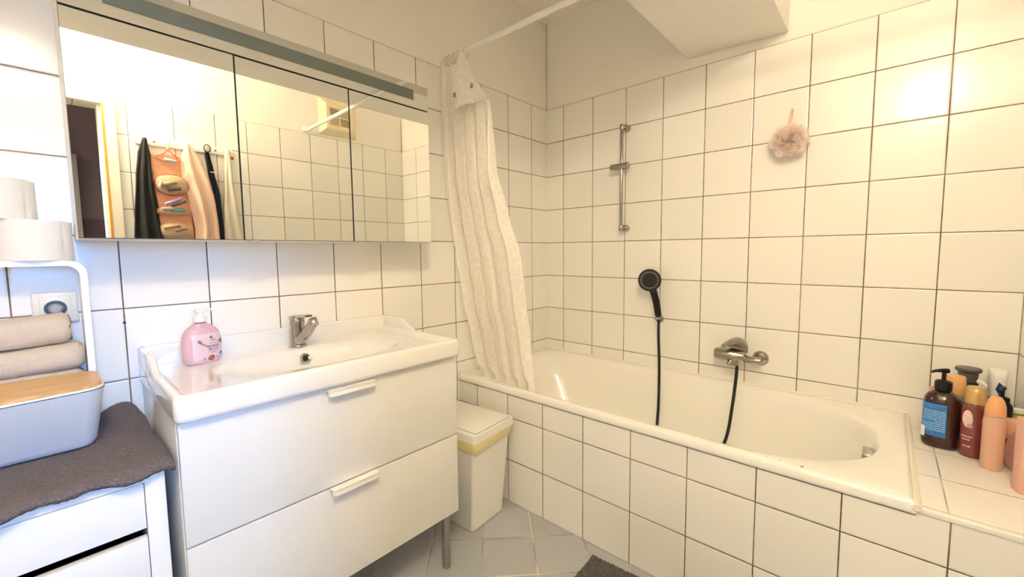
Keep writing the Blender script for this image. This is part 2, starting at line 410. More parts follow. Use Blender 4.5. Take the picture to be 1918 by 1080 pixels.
for (x, y, r) in ((-.716, -1.436, .0032), (-.712, -1.385, .0014), (-.712, -1.35, .0012), (-.712, -.63, .0010), (-.711, -.66, .0012)):
    bm = bmn(); lathe(bm, [(0, 0), (r, 0), (r * .8, .0006), (0, .0008)], 10, Matrix.Translation((x, y, .5408)), sx=.8, sy=1.5)
    obj('enamel_chip', bm, M_dark, tub, label='small black chip in the enamel of the rim')

# ================================================================== SINK CABINET + BASIN
VX0, VX1, VF = -1.921, -1.147, -.467
van = thing('vanity_cabinet', 'white two drawer sink cabinet on metal legs under the washbasin', 'cabinet', ((VX0 + VX1) / 2, -.235, 0))
bm = bmn(); rbox(bm, VX0, VX0 + .018, VF + .019, -.002, .215, .788, r=.001); rbox(bm, VX1 - .018, VX1, VF + .019, -.002, .215, .788, r=.001)
rbox(bm, VX0 + .018, VX1 - .018, VF + .02, -.002, .217, .233); rbox(bm, VX0 + .018, VX1 - .018, -.012, -.002, .233, .786)
rbox(bm, VX0 + .018, VX1 - .018, VF + .03, -.012, .49, .50)
obj('body', bm, M_edge, van)
M_handle = mat('white metal handle', (0.90, 0.88, 0.82), 0.35)
for z0, z1, hz in ((.5045, .7845, .777), (.2165, .4995, .4995)):
    dr = box('drawer', (VX0 + .0015, VX1 - .0005, VF, VF + .018, z0, z1), M_lacq, van, r=.0012)
    bm = bmn(); hx0, hx1 = -1.604, -1.466
    pl = rrect(hx0, hx1, VF - .026, VF + .03, .008)
    pl = [(x, y) for x, y in pl if y < VF] ; pl.sort(key=lambda p: 0)
    P = [(hx1, VF)] + [(hx0, VF)] + [(hx0, VF - .018), (hx0 + .002, VF - .023), (hx0 + .008, VF - .026), (hx1 - .008, VF - .026), (hx1 - .002, VF - .023), (hx1, VF - .018)]
    prism(bm, P, 2, hz + .000, hz + .003)
    P2 = [(hx0, VF - .016), (hx0 + .003, VF - .023), (hx0 + .008, VF - .026), (hx1 - .008, VF - .026), (hx1 - .003, VF - .023), (hx1, VF - .016),
          (hx1 - .002, VF - .016), (hx1 - .005, VF - .0215), (hx1 - .009, VF - .024), (hx0 + .009, VF - .024), (hx0 + .005, VF - .0215), (hx0 + .002, VF - .016)]
    prism(bm, P2, 2, hz - .013, hz + .001)
    obj('handle', bm, M_handle, dr)
for lx, ly in ((-1.178, -.43), (-1.885, -.43), (-1.178, -.05), (-1.885, -.05)):
    bm = bmn(); cyl(bm, (lx, ly, .0), (lx, ly, .075), .0155, bev=.003); cyl(bm, (lx, ly, .075), (lx, ly, .216), .0135)
    obj('leg', bm, M_steel, van)
# washbasin
BX0, BX1, BF = -1.926, -1.140, -.489
bas = thing('washbasin', 'white ceramic washbasin with raised back edge on the sink cabinet', 'washbasin', ((BX0 + BX1) / 2, -.24, .788))
bcx, bcy = -1.525, -.238
def b_out(u, v, i, z, rr=.0):
    x0, x1, y0, y1 = BX0 + i, BX1 - i, BF + i, -.001 - i * .2
    X = bcx + (u * (x1 - bcx) if u > 0 else u * (bcx - x0)); Y = bcy + (v * (y1 - bcy) if v > 0 else v * (bcy - y0))
    # rounded front corners
    if v < -.9 and abs(u) > .93 and rr:
        sx_ = 1 if u > 0 else -1; ccx = (x1 - rr) if u > 0 else (x0 + rr); ccy = y0 + rr
        dx, dy = X - ccx, Y - ccy
        if dx * sx_ > 0 and dy < 0:
            L = math.hypot(dx, dy); X = ccx + dx / L * rr; Y = ccy + dy / L * rr
    return (X, Y, z)
rings = [[b_out(u, v, .004, .789, .018) for u, v in SQ]]
SQb = usq(40)
rings = []
for i, z in ((.30, .795), (.02, .789), (.006, .789), (.001, .793), (0, .80), (0, .838), (.002, .844), (.007, .848), (.013, .849), (.019, .847), (.023, .842), (.026, .834), (.030, .830), (.036, .829)):
    rings.append([b_out(u, v, i, z, .018) for u, v in SQb])
rings[0] = [(bcx + u * .30, bcy + v * .16, .792) for u, v in SQb]
def b_in(u, v, a, b, z, n=2.0, dy=0): uu, vv = sup(u, v, n); return (bcx + a * uu, bcy + dy + b * vv, z)
for a, b, z, n, dy in ((.282, .148, .8285, 2.3, 0), (.272, .139, .826, 2.3, 0), (.264, .132, .820, 2.3, 0), (.250, .124, .805, 2.2, .002), (.225, .112, .775, 2.1, .004), (.18, .092, .750, 2, .004), (.11, .06, .738, 2, .004), (.02, .015, .735, 2, .004)):
    rings.append([b_in(u, v, a, b, z, n, dy) for u, v in SQb])
bm = bmn(); loft(bm, rings, cap0=False, cap1=True)
rbox(bm, BX0 + .0008, BX1 - .0008, -.020, -.0015, .80, .889, r=.006)
wing = [(-.001, .81), (-.001, .889), (-.135, .889), (-.155, .886), (-.168, .880), (-.212, .855), (-.232, .849), (-.26, .847), (-.26, .82)]
prism(bm, wing, 0, BX0 + .0008, BX0 + .018, bev=.0055); prism(bm, wing, 0, BX1 - .018, BX1 - .0008, bev=.0055)
bo = obj('basin_body', bm, M_ceramic, bas, angle=.9)
bm = bmn(); c = Vector((-1.520, -.1285, .7955)); d = Vector((0, -.88, .42)).normalized()
lathe(bm, [(0, .0), (.0095, .0), (.0095, .003), (.0145, .0045), (.0165, .003), (.017, 0)], 28, frame_mtx(c, d)); ov = obj('overflow_ring', bm, M_chrome, bas, label='chrome overflow ring')
bm = bmn(); lathe(bm, [(0, .0033), (.0092, .0033), (.0092, .0036), (0, .0036)], 24, frame_mtx(c, d)); obj('overflow_hole', bm, M_dark, ov)
bm = bmn(); cyl(bm, (bcx, bcy, .733), (bcx, bcy, .739), .028, bev=.002); obj('drain', bm, M_chrome, bas)
# mixer tap on the basin
tap = thing('basin_tap', 'worn chrome single lever tap on the washbasin', 'tap', (-1.520, -.075, .829))
bm = bmn(); cyl(bm, (-1.52, -.075, .828), (-1.52, -.075, .836), .027, bev=.003)
lathe(bm, [(.0235, .834), (.0225, .86), (.0225, .90), (.024, .909)], 28, Matrix.Translation((-1.52, -.075, 0)))
obj('tap_body', bm, M_chromed, tap)
bm = bmn()
sp = smooth_path([(-1.52, -.085, .850), (-1.512, -.108, .868), (-1.505, -.135, .895), (-1.500, -.158, .918)], 6)
tube(bm, sp, .0165, 16, rf=lambda t: 1.15 - .2 * t); obj('spout', bm, M_chromed, tap)
bm = bmn(); cyl(bm, (-1.501, -.152, .931), (-1.499, -.166, .907), .0155, .0145, bev=.003); obj('aerator', bm, M_chrome, tap)
bm = bmn(); lathe(bm, [(0, .908), (.0242, .908), (.0245, .915), (.0235, .930), (.019, .936), (0, .937)], 28, Matrix.Translation((-1.52, -.075, 0)))
rings = []
for k in range(8):
    t_ = k / 7; y = -.06 - t_ * .082; z = .929 + .011 * t_ ** .7; hw = .021 - .009 * t_; th = .007 - .003 * t_
    rings.append([(-1.52 + .012 * t_ + a * hw, y, z + b * th) for a, b in ((-1, -1), (-.4, -1.2), (.4, -1.2), (1, -1), (1, .6), (.4, 1), (-.4, 1), (-1, .6))])
loft(bm, rings)
obj('lever', bm, M_chromed, tap)

# ------------------------------------------------------------------ soap bottle
SB = (-1.792, -.083, .8295); srz = R(14)
soap = thing('soap_dispenser', 'pink pump bottle of almond milk hand soap on the washbasin', 'soap bottle', SB, srz)
def soap_w(z):   # half width at height
    pr = [(0, .040), (.004, .045), (.02, .0495), (.05, .0505), (.075, .0495), (.09, .045), (.102, .037), (.110, .0275), (.116, .017), (.120, .0125)]
    for (a, x), (b, y) in zip(pr, pr[1:]):
        if z <= b: t_ = (z - a) / (b - a); return x + (y - x) * t_
    return pr[-1][1]
def soap_d(z): return min(.60, .58 + max(0, z - .09) * 14) * soap_w(z) if z < .115 else soap_w(z)
bm = bmn(); rings = []
for k in range(25):
    z = .120 * (k / 24); wv_, dv = soap_w(z), soap_d(z)
    rings.append([(wv_ * math.copysign(abs(math.cos(a)) ** .85, math.cos(a)), dv * math.copysign(abs(math.sin(a)) ** .85, math.sin(a)), z) for a in [2 * PI * i / 40 for i in range(40)]])
loft(bm, rings)
M_soap = mat('pink soap bottle', (0.68, 0.44, 0.50), 0.25, var=.12, vscale=25)
sb = obj('bottle_body', bm, M_soap, soap, world=False, angle=1)
def on_soap(u, v, off=.0006):
    wv_, dv = soap_w(v) + off, soap_d(v) + off; c = max(-.999, min(.999, u / wv_)); c = math.copysign(abs(c) ** (1 / .85), c)
    s_ = math.sqrt(max(0, 1 - c * c)); return (u, -dv * s_ ** .85, v)
M_lab = mat('pale pink label print', (0.74, 0.58, 0.62), 0.35)
M_ink = mat('dark label ink', (0.10, 0.06, 0.07), 0.5)
bm = bmn(); patch(bm, -.035, .043, .012, .088, on_soap, 24, 16); obj('label', bm, M_lab, sb, world=False)
def sub_label(pts, m, off=.0012, name='print'):
    for P in pts:
        b_ = bmn(); fan(b_, P, lambda u, v: on_soap(u, v, off)); obj(name, b_, m, sb, world=False)
def disc(cx, cy, rx, ry, n=20, rot=0): return [(cx + rx * math.cos(2 * PI * k / n) * math.cos(rot) - ry * math.sin(2 * PI * k / n) * math.sin(rot), cy + rx * math.cos(2 * PI * k / n) * math.sin(rot) + ry * math.sin(2 * PI * k / n) * math.cos(rot)) for k in range(n)]
for s_, sz, u0, v0, bo_ in (('MANDEL', .0088, .016, .0475, .00012), ('MILCH', .0088, .016, .0390, .00012), ('todas', .0062, .016, .0665, .00015)):
    bm = text_bm(s_, sz, lambda u, v: on_soap(u0 + u, v0 + v, .0013), 1.05, bold=bo_); obj('lettering', bm, M_ink, sb, world=False)
def dashes(u0, u1, v, h_, fn, seed, gap=.0007, lo=.0014, hi=.0042):
    # one row of fine print too small to read: a broken line of short marks
    rs = random.Random(seed); b_ = bmn(); u = u0
    while u < u1:
        e = min(u1, u + rs.uniform(lo, hi)); patch(b_, u, e, v, v + h_, fn, 2, 1); u = e + gap
    return b_
for k, (a_, c_, v_) in enumerate(((.006, .026, .0585), (.002, .031, .0338), (.009, .023, .0308))):
    o = obj('fine_print', dashes(a_, c_, v_, .0011, lambda u, v: on_soap(u, v, .0013), k), M_ink, sb, world=False)
sub_label([disc(.012, .0765, .0042, .0042)], M_ink); sub_label([disc(.0135, .0775, .0014, .0014)], M_lab, .0018)
M_nut = mat('almond brown', (0.34, 0.13, 0.06), 0.5, var=.3, vscale=300); M_flo = mat('dark pink blossom print', (0.45, 0.10, 0.16), 0.5)
sub_label([disc(.010, .0155, .0095, .0085, rot=.4), disc(-.018, .066, .0065, .0042, rot=-.9), disc(.0405, .062, .004, .008)], M_nut)
fl = []
random.seed(3)
for cx_, cy_ in ((-.008, .0155), (.027, .0160), (-.006, .0555), (-.012, .0590), (.0335, .0625)):
    a0 = random.random(); fl.append([(cx_ + (.0058 if k % 2 else .0016) * math.cos(a0 + PI * k / 6), cy_ + (.0058 if k % 2 else .0016) * math.sin(a0 + PI * k / 6)) for k in range(12)])
sub_label(fl, M_flo, .0014)
sub_label([disc(.0385, .023, .0052, .0065)], mat('blue seal print', (0.10, 0.12, 0.45), 0.5), .0012)
sub_label([disc(.0375, .0215, .0025, .0020)], M_white, .0018)
bm = bmn(); lathe(bm, [(0, .118), (.014, .118), (.014, .123), (0, .123)], 24); obj('neck', bm, mat('pink neck', (0.25, 0.12, 0.13), .3), soap, world=False)
bm = bmn(); lathe(bm, [(0, .122), (.0165, .122), (.0170, .125), (.0168, .136), (.013, .139), (.0095, .139), (.0095, .150), (0, .150)], 28)
rbox(bm, -.013, .011, -.009, .009, .150, .1575, r=.003); tube(bm, [(.0, 0, .1545), (.018, -.004, .1555), (.034, -.007, .1545), (.037, -.008, .1525)], .0034, 8)
obj('pump', bm, M_plw, soap, world=False)

# ================================================================== MIRROR CABINET
KX0, KX1, KF = -2.029, -1.028, -.189
mc = thing('mirror_cabinet', 'three door mirror cabinet with light canopy above the washbasin', 'mirror cabinet', ((KX0 + KX1) / 2, -.09, 1.187))
bm = bmn(); rbox(bm, KX0, KX1, -.168, -.001, 1.187, 1.795, r=.0015); obj('cabinet_body', bm, M_plw, mc)
M_medge = mat('dark mirror edge', (0.10, 0.10, 0.09), 0.4)
for x0, x1, rot in ((KX0, -1.6965, R(.45)), (-1.6935, -1.3615, 0), (-1.3585, KX1, 0)):
    bm = bmn(); rbox(bm, x0 + .0005, x1 - .0005, KF + .001, -.1685, 1.189, 1.7035, r=.0006)
    for f in bm.faces: f.material_index = 1
    t = bmesh.new(); bmesh.ops.create_grid(t, x_segments=1, y_segments=1, size=.5)
    for v in t.verts: v.co = Vector(((x0 + x1) / 2 + v.co.x * (x1 - x0 - .002), KF, 1.4463 + v.co.y * .5125))
    merge(bm, t, None, 0)
    if rot: bmesh.ops.transform(bm, matrix=Matrix.Translation((x0, -.1685, 0)) @ Matrix.Rotation(-rot, 4, 'Z') @ Matrix.Translation((-x0, .1685, 0)), verts=bm.verts)
    dr = obj('mirror_door', bm, [M_mirror, M_medge], mc, angle=.3)
M_grip = mat('clear plastic grip', (0.75, 0.70, 0.58), 0.1, trans=.5)
for gx in (-1.672, -1.338):
    bm = bmn(); lathe(bm, [(0, 0), (.017, 0), (.017, .003), (.014, .004), (0, .004)], 24, Matrix.Translation((gx, KF - .001, 1.1835)), sy=.9); obj('door_grip', bm, M_grip, mc)
bm = bmn(); rbox(bm, KX0 + .0005, KX1 - .0005, KF + .001, -.1685, 1.7075, 1.7965, r=.0006)
for f in bm.faces: f.material_index = 1
t = bmesh.new(); bmesh.ops.create_grid(t, x_segments=1, y_segments=1, size=.5)
for v in t.verts: v.co = Vector(((KX0 + KX1) / 2 + v.co.x * (KX1 - KX0 - .002), KF, 1.752 + v.co.y * .088))
merge(bm, t, None, 0)
cp = obj('light_canopy', bm, [M_mirror, M_medge], mc, angle=.3)
box('light_diffuser', (-1.955, -1.097, KF - .0015, KF + .0005, 1.7355, 1.7725), M_frost, cp)

# ================================================================== SHOWER FITTINGS
rl = thing('shower_rail', 'chrome riser rail screwed to the tiles over the bathtub', 'shower rail', (0, -.53, 1.257))
bm = bmn(); cyl(bm, (-.055, -.530, 1.262), (-.055, -.530, 1.792), .0088, bev=.002); obj('rail', bm, M_chrome, rl)
for z in (1.786, 1.268):
    bm = bmn(); cyl(bm, (.004, -.535, z), (-.034, -.533, z), .0185, .0165, bev=.004); cyl(bm, (-.03, -.532, z), (-.058, -.53, z), .0105, bev=.003)
    cyl(bm, (-.055, -.53, z - .016), (-.055, -.53, z + .012), .0115, bev=.002); obj('wall_mount', bm, M_chromed, rl)
bm = bmn(); cyl(bm, (-.058, -.468, 1.585), (-.058, -.566, 1.585), .0165, bev=.006)
sl = obj('slider', bm, M_chromed, rl)
bm = bmn(); cyl(bm, (-.058, -.545, 1.585), (-.058, -.572, 1.585), .0185, bev=.003); obj('slider_knob', bm, M_chrome, sl)
# hand shower
hs = thing('hand_shower', 'black hand shower with round spray plate on the wall holder', 'hand shower', (-.045, -.735, .80))
hc = Vector((-.080, -.703, 1.000)); hn = Vector((-.91, -.40, .02)).normalized()
bm = bmn(); lathe(bm, [(0, -.020), (.025, -.019), (.046, -.012), (.0545, -.002), (.0555, .004), (.052, .0065), (0, .0065)], 40, frame_mtx(hc, hn)); obj('spray_head', bm, M_black, hs)
bm = bmn(); lathe(bm, [(.0385, .0067), (.0395, .0075), (.0405, .0067)], 40, frame_mtx(hc, hn), cap=False)
for k in range(60):
    a = 2 * PI * k / 60; lathe(bm, [(0, .0065), (.0009, .0065), (.0009, .0078), (0, .0078)], 6, frame_mtx(hc, hn) @ Matrix.Translation((.0455 * math.cos(a), .0455 * math.sin(a), 0)))
obj('spray_ring', bm, mat('silver trim', (0.6, 0.6, 0.58), .3, .8), hs)
bm = bmn()
for k, rr in enumerate((.010, .020, .030)):
    for j in range(6 * (k + 1)):
        a = 2 * PI * j / (6 * (k + 1)); lathe(bm, [(0, .0065), (.0016, .0065), (.001, .0085), (0, .0085)], 6, frame_mtx(hc, hn) @ Matrix.Translation((rr * math.cos(a), rr * math.sin(a), 0)))
obj('nozzles', bm, mat('dark nozzles', (.05, .05, .05), .4), hs)
bm = bmn(); tube(bm, smooth_path([hc - hn * .012 + Vector((.004, -.012, -.035)), (-.066, -.722, .93), (-.058, -.733, .875), (-.052, -.739, .822)], 6), .0165, 16, rf=lambda t: 1.12 - .14 * t); obj('grip', bm, M_black, hs)
bm = bmn(); cyl(bm, (-.052, -.739, .826), (-.049, -.741, .792), .0095, .0115, bev=.002); obj('hose_nut', bm, M_black, hs)
ho = thing('shower_holder', 'small chrome wall holder carrying the black hand shower', 'shower holder', (0, -.727, .80))
bm = bmn(); lathe(bm, [(0, 0), (.021, 0), (.021, .004), (.018, .014), (.010, .022), (.006, .026), (0, .026)], 24, frame_mtx((.003, -.727, .797), (-1, -.1, 0))); obj('wall_rose', bm, M_chrome, ho)
bm = bmn(); tube(bm, [(-.052 + .0145 * math.cos(a), -.739 + .0145 * math.sin(a), .808) for a in [R(-70 + 320 * k / 20) for k in range(21)]], .0035, 8, flat=2.2); obj('cradle', bm, M_chrome, ho)
# bath mixer
mx = thing('bath_mixer', 'chrome single lever bath mixer on the tiled wall', 'tap', (0, -1.11, .67))
bm = bmn(); cyl(bm, (-.068, -1.014, .678), (-.068, -1.10, .678), .026, .029, bev=.012)
cyl(bm, (-.066, -1.13, .668), (-.066, -1.203, .667), .0155, bev=.004); cyl(bm, (-.066, -1.085, .676), (-.066, -1.140, .676), .030, .022, bev=.008)
cyl(bm, (-.070, -1.104, .672), (-.079, -1.100, .632), .021, .014, bev=.003); cyl(bm, (-.078, -1.088, .655), (-.086, -1.078, .634), .012, .010, bev=.002)
obj('mixer_body', bm, M_chromed, mx)
for y in (-1.036, -1.187):
    bm = bmn(); lathe(bm, [(0, 0), (.033, 0), (.033, .003), (.028, .014), (.016, .022), (.014, .05), (0, .05)], 28, frame_mtx((.003, y, .666), (-1, 0, .02))); obj('escutcheon', bm, M_chromed, mx)
bm = bmn()
rings = []
for k in range(13):
    t_ = k / 12; x = -.030 - .100 * t_; y = -1.122 + .058 * t_; zt = .764 - .006 * t_ - .034 * t_ ** 2.5 - .02 * (1 - t_) ** 6; zb = .690 + .038 * min(1, t_ * 1.15); hw = (.026 - .012 * t_) * (1 if t_ < .99 else .6)
    px, py = .5, .86; zm = (zt + zb) / 2; hh = (zt - zb) / 2
    rings.append([(x - a * hw * .5, y - a * hw * .86, zm + b * hh) for a, b in ((-.95, -1), (-.4, -1), (.4, -1), (.95, -1), (1.05, -.3), (1, .35), (.75, .8), (.3, 1), (-.3, 1), (-.75, .8), (-1, .35), (-1.05, -.3))])
loft(bm, rings); obj('lever', bm, M_chromed, mx)
hose = bmn()
tube(hose, smooth_path([(-.079, -1.112, .636), (-.084, -1.111, .58), (-.10, -1.103, .45), (-.125, -1.085, .30), (-.18, -1.03, .165), (-.30, -.90, .123), (-.38, -.75, .120), (-.33, -.66, .121), (-.20, -.69, .125), (-.115, -.752, .20), (-.085, -.760, .33), (-.066, -.755, .55), (-.053, -.743, .72), (-.049, -.741, .795)], 14), .0068, 12)
tag(obj('shower_hose', hose, M_blackm), 'long black shower hose hanging from the hand shower into the bathtub', 'hose')
# loofah
lo = thing('wall_hook', 'small white hook stuck to the tiles holding the bath puff', 'hook', (0, -1.270, 1.722))
bm = bmn(); lathe(bm, [(0, 0), (.010, 0), (.010, .002), (0, .003)], 20, frame_mtx((.0, -1.276, 1.723), (-1, 0, 0))); obj('hook_plate', bm, M_white, lo)
bm = bmn(); tube(bm, smooth_path([(-.002, -1.274, 1.722), (-.012, -1.272, 1.716), (-.018, -1.270, 1.718), (-.019, -1.270, 1.726)], 5), .0025, 8); obj('hook', bm, M_white, lo)
M_puff = bpy.data.materials.new('pale pink netting'); M_puff.use_nodes = True
n = M_puff.node_tree.nodes; l = M_puff.node_tree.links; n.clear()
o_ = n.new('ShaderNodeOutputMaterial'); d_ = n.new('ShaderNodeBsdfDiffuse'); t_ = n.new('ShaderNodeBsdfTranslucent'); m1 = n.new('ShaderNodeMixShader'); m2 = n.new('ShaderNodeMixShader'); tr = n.new('ShaderNodeBsdfTransparent')
d_.inputs[0].default_value = (.99, .90, .86, 1); t_.inputs[0].default_value = (1.0, .90, .86, 1); m1.inputs[0].default_value = .45; m2.inputs[0].default_value = .46
l.new(d_.outputs[0], m1.inputs[1]); l.new(t_.outputs[0], m1.inputs[2]); l.new(tr.outputs[0], m2.inputs[1]); l.new(m1.outputs[0], m2.inputs[2]); l.new(m2.outputs[0], o_.inputs[0])
pf = thing('bath_puff', 'pale pink netting bath puff hanging on the tiled wall', 'bath puff', (-.055, -1.268, 1.585))
bm = bmn(); random.seed(11)
for k in range(36):
    ax = Vector((random.gauss(0, 1), random.gauss(0, 1), random.gauss(0, 1))).normalized(); u = ax.orthogonal().normalized(); v = ax.cross(u)
    ph = random.random() * 6; nw = random.randint(5, 8); tt = bmesh.new(); N = 56; A = []; B = []; Cc = []
    off = random.uniform(-.35, .35)
    for i in range(N):
        a = 2 * PI * i / N; dirv = (u * math.cos(a) + v * math.sin(a) + ax * off).normalized(); wv_ = math.sin(a * nw + ph)
        r0 = .022 + .004 * wv_; r1 = .056 + .010 * math.sin(a * nw * 1.5 + ph * 2)
        def sq(p): return Vector((-.050, -1.268, 1.586)) + Vector((p.x * .70, p.y * 1.06, p.z * 1.04))
        A.append(tt.verts.new(sq(dirv * r0))); B.append(tt.verts.new(sq(dirv * r1 * .8 + ax * wv_ * .012))); Cc.append(tt.verts.new(sq(dirv * r1 + ax * wv_ * .020)))
    for i in range(N):
        j = (i + 1) % N; tt.faces.new((A[i], A[j], B[j], B[i])); tt.faces.new((B[i], B[j], Cc[j], Cc[i]))
    merge(bm, tt)
for v in bm.verts: v.co.x = min(v.co.x, -.002)
obj('netting', bm, M_puff, pf, angle=3)
bm = bmn(); tube(bm, smooth_path([(-.014, -1.2705, 1.7165), (-.020, -1.266, 1.70), (-.03, -1.262, 1.65), (-.04, -1.266, 1.60)], 5), .0018, 6)
tube(bm, smooth_path([(-.014, -1.2705, 1.7165), (-.018, -1.273, 1.70), (-.028, -1.268, 1.65), (-.04, -1.266, 1.60)], 5), .0018, 6)
obj('cord', bm, mat('salmon cord', (.85, .38, .28), .7), pf)
bpy.data.objects['netting']['kind'] = 'stuff' if False else 'part'
del bpy.data.objects['netting']['kind']

# ================================================================== CURTAIN
rd = thing('curtain_rod', 'white shower curtain rod between the two tiled walls', 'curtain rod', (-.777, 0, 2.03))
bm = bmn(); cyl(bm, (-.790, -.004, 2.036), (-.783, YB + .012, 2.022), .0115); obj('rod', bm, M_plw, rd)
for y, y2 in ((.006, -.012), (YB - .006, YB + .016)):
    bm = bmn(); cyl(bm, (-.787, y, 2.03), (-.787, y2, 2.03), .020, .016, bev=.003); obj('end_flange', bm, M_plw, rd)
M_curt = bpy.data.materials.new('translucent curtain with white cell print'); M_curt.use_nodes = True
n = M_curt.node_tree.nodes; l = M_curt.node_tree.links; n.clear()
uv = n.new('ShaderNodeUVMap'); uv.uv_map = 'uv'; vo = n.new('ShaderNodeTexVoronoi'); vo.feature = 'DISTANCE_TO_EDGE'; vo.inputs['Scale'].default_value = 36; vo.inputs['Randomness'].default_value = .75
mpn = n.new('ShaderNodeMapping'); mpn.inputs['Scale'].default_value = (1.25, .85, 1)
l.new(uv.outputs[0], mpn.inputs[0]); l.new(mpn.outputs[0], vo.inputs['Vector'])
mr = n.new('ShaderNodeMapRange'); mr.interpolation_type = 'SMOOTHSTEP'; mr.inputs[1].default_value = .06; mr.inputs[2].default_value = .10; l.new(vo.outputs['Distance'], mr.inputs[0])
cm = n.new('ShaderNodeMix'); cm.data_type = 'RGBA'; cm.inputs[6].default_value = (.98, .97, .94, 1); cm.inputs[7].default_value = (.925, .885, .82, 1); l.new(mr.outputs[0], cm.inputs[0])
d_ = n.new('ShaderNodeBsdfDiffuse'); t_ = n.new('ShaderNodeBsdfTranslucent'); g_ = n.new('ShaderNodeBsdfGlossy'); g_.inputs['Roughness'].default_value = .35
l.new(cm.outputs[2], d_.inputs[0]); l.new(cm.outputs[2], t_.inputs[0])
m1 = n.new('ShaderNodeMixShader'); m1.inputs[0].default_value = .14; l.new(d_.outputs[0], m1.inputs[1]); l.new(t_.outputs[0], m1.inputs[2])
tr = n.new('ShaderNodeBsdfTransparent'); m2 = n.new('ShaderNodeMixShader'); al_ = n.new('ShaderNodeMapRange'); al_.inputs[3].default_value = .97; al_.inputs[4].default_value = .98
l.new(mr.outputs[0], al_.inputs[0]); l.new(al_.outputs[0], m2.inputs[0]); l.new(tr.outputs[0], m2.inputs[1]); l.new(m1.outputs[0], m2.inputs[2])
m3 = n.new('ShaderNodeMixShader'); m3.inputs[0].default_value = .06; l.new(m2.outputs[0], m3.inputs[1]); l.new(g_.outputs[0], m3.inputs[2])
o_ = n.new('ShaderNodeOutputMaterial'); l.new(m3.outputs[0], o_.inputs[0])
def interp(tab, z):
    if z >= tab[0][0]: return tab[0][1:]
    for a, b in zip(tab, tab[1:]):
        if z >= b[0]:
            t_ = (a[0] - z) / (a[0] - b[0]); t_ = t_ * t_ * (3 - 2 * t_) * .5 + t_ * .5
            return tuple(p + (q - p) * t_ for p, q in zip(a[1:], b[1:]))
    return tab[-1][1:]
#        z     xl    yl     xr    yr
CT = [(2.00, -.800, -.012, -.780, -.205), (1.84, -.805, -.016, -.785, -.292), (1.74, -.80, -.014, -.78, -.302), (1.50, -.79, -.018, -.77, -.302), (1.30, -.775, -.028, -.75, -.345),
      (1.13, -.765, -.050, -.735, -.395), (.93, -.745, -.075, -.71, -.405), (.75, -.715, -.105, -.69, -.42), (.60, -.69, -.115, -.682, -.435), (.54, -.682, -.13, -.676, -.440), (.40, -.66, -.15, -.655, -.44)]
cu_ = thing('shower_curtain', 'white shower curtain with cell print bunched at the sink wall end of the bathtub', 'shower curtain', (-.74, -.2, .4))
def curtain_pt(u, v):
    z = 2.0 - 1.6 * v
    if v < .25: z -= max(0, u - .32) ** 1.1 * .33 * (1 - v / .25)
    xl, yl, xr, yr = interp(CT, z); amp = .030 * min(1, .55 + v * 1.2) * min(1, (z - .38) * 8 + .5)
    f = math.sin(u * 2 * PI * 4.4 + .5 + .8 * math.sin(v * 3)) + .35 * math.sin(u * 2 * PI * 9 + 2 + v * 5)
    e = 0.05 * math.sin(u * 2 * PI * 4.4 + 1.8 + v)
    uu = u + e * math.sin(PI * u)
    x = xl + (xr - xl) * uu - amp * .9 * f; y = yl + (yr - yl) * uu - .25 * amp * f * math.sin(PI * u)
    if z < .62:
        x = max(x, -.684 + .002 * math.sin(u * 20)) if z < .56 else max(x, -.684 - (z - .56) * .8)
    return (x, min(y, -.006), z)
bm = bmn(); uvl = bm.loops.layers.uv.new('uv'); NU, NV = 150, 90
G = [[bm.verts.new(curtain_pt(i / NU, j / NV)) for i in range(NU + 1)] for j in range(NV + 1)]
for j in range(NV):
    for i in range(NU):
        f = bm.faces.new((G[j][i], G[j][i + 1], G[j + 1][i + 1], G[j + 1][i]))
        for lp_, (a, b) in zip(f.loops, ((i, j), (i + 1, j), (i + 1, j + 1), (i, j + 1))): lp_[uvl].uv = (a / NU * 1.0, b / NV * 1.6)
obj('curtain_sheet', bm, M_curt, cu_, angle=3)
# folded-over top corner
def fold_pt(u, v):   # v 0 at apex, 1 at hem edge
    w_ = .014 + .15 * min(1, v) ** .85; y = -.188 - .062 * v - (u - .5) * 2 * w_ * .64 + .012; z = 2.005 - .235 * v + .012 * math.sin(u * PI) * v - .02 * v * (1 - abs(2 * u - 1)) * 0
    x = -.835 - .012 * math.sin(u * PI * 2.2 + .4) * v - .022 * math.sin(PI * v)
    return (x, y, z)
bm = bmn(); uvl = bm.loops.layers.uv.new('uv'); NU, NV = 40, 24
G = [[bm.verts.new(fold_pt(i / NU, j / NV)) for i in range(NU + 1)] for j in range(NV + 1)]
for j in range(NV):
    for i in range(NU):
        f = bm.faces.new((G[j][i], G[j][i + 1], G[j + 1][i + 1], G[j + 1][i]))
        for lp_, (a, b) in zip(f.loops, ((i, j), (i + 1, j), (i + 1, j + 1), (i, j + 1))): lp_[uvl].uv = (a / NU * .26 + 3, b / NV * .24)
fd = obj('folded_corner', bm, M_curt, cu_, angle=3)
for u, v in ((.10, .78), (.68, .72)):
    p = Vector(fold_pt(u, v)) + Vector((-.003, 0, 0)); bm = bmn()
    tube(bm, [p + Vector((0, .0055 * math.cos(a), .0085 * math.sin(a))) for a in [2 * PI * k / 20 for k in range(20)]], .0013, 6, closed=True); obj('eyelet', bm, M_dark, fd)
M_ring = mat('clear plastic ring', (0.80, 0.74, 0.62), 0.2, alpha=.75)
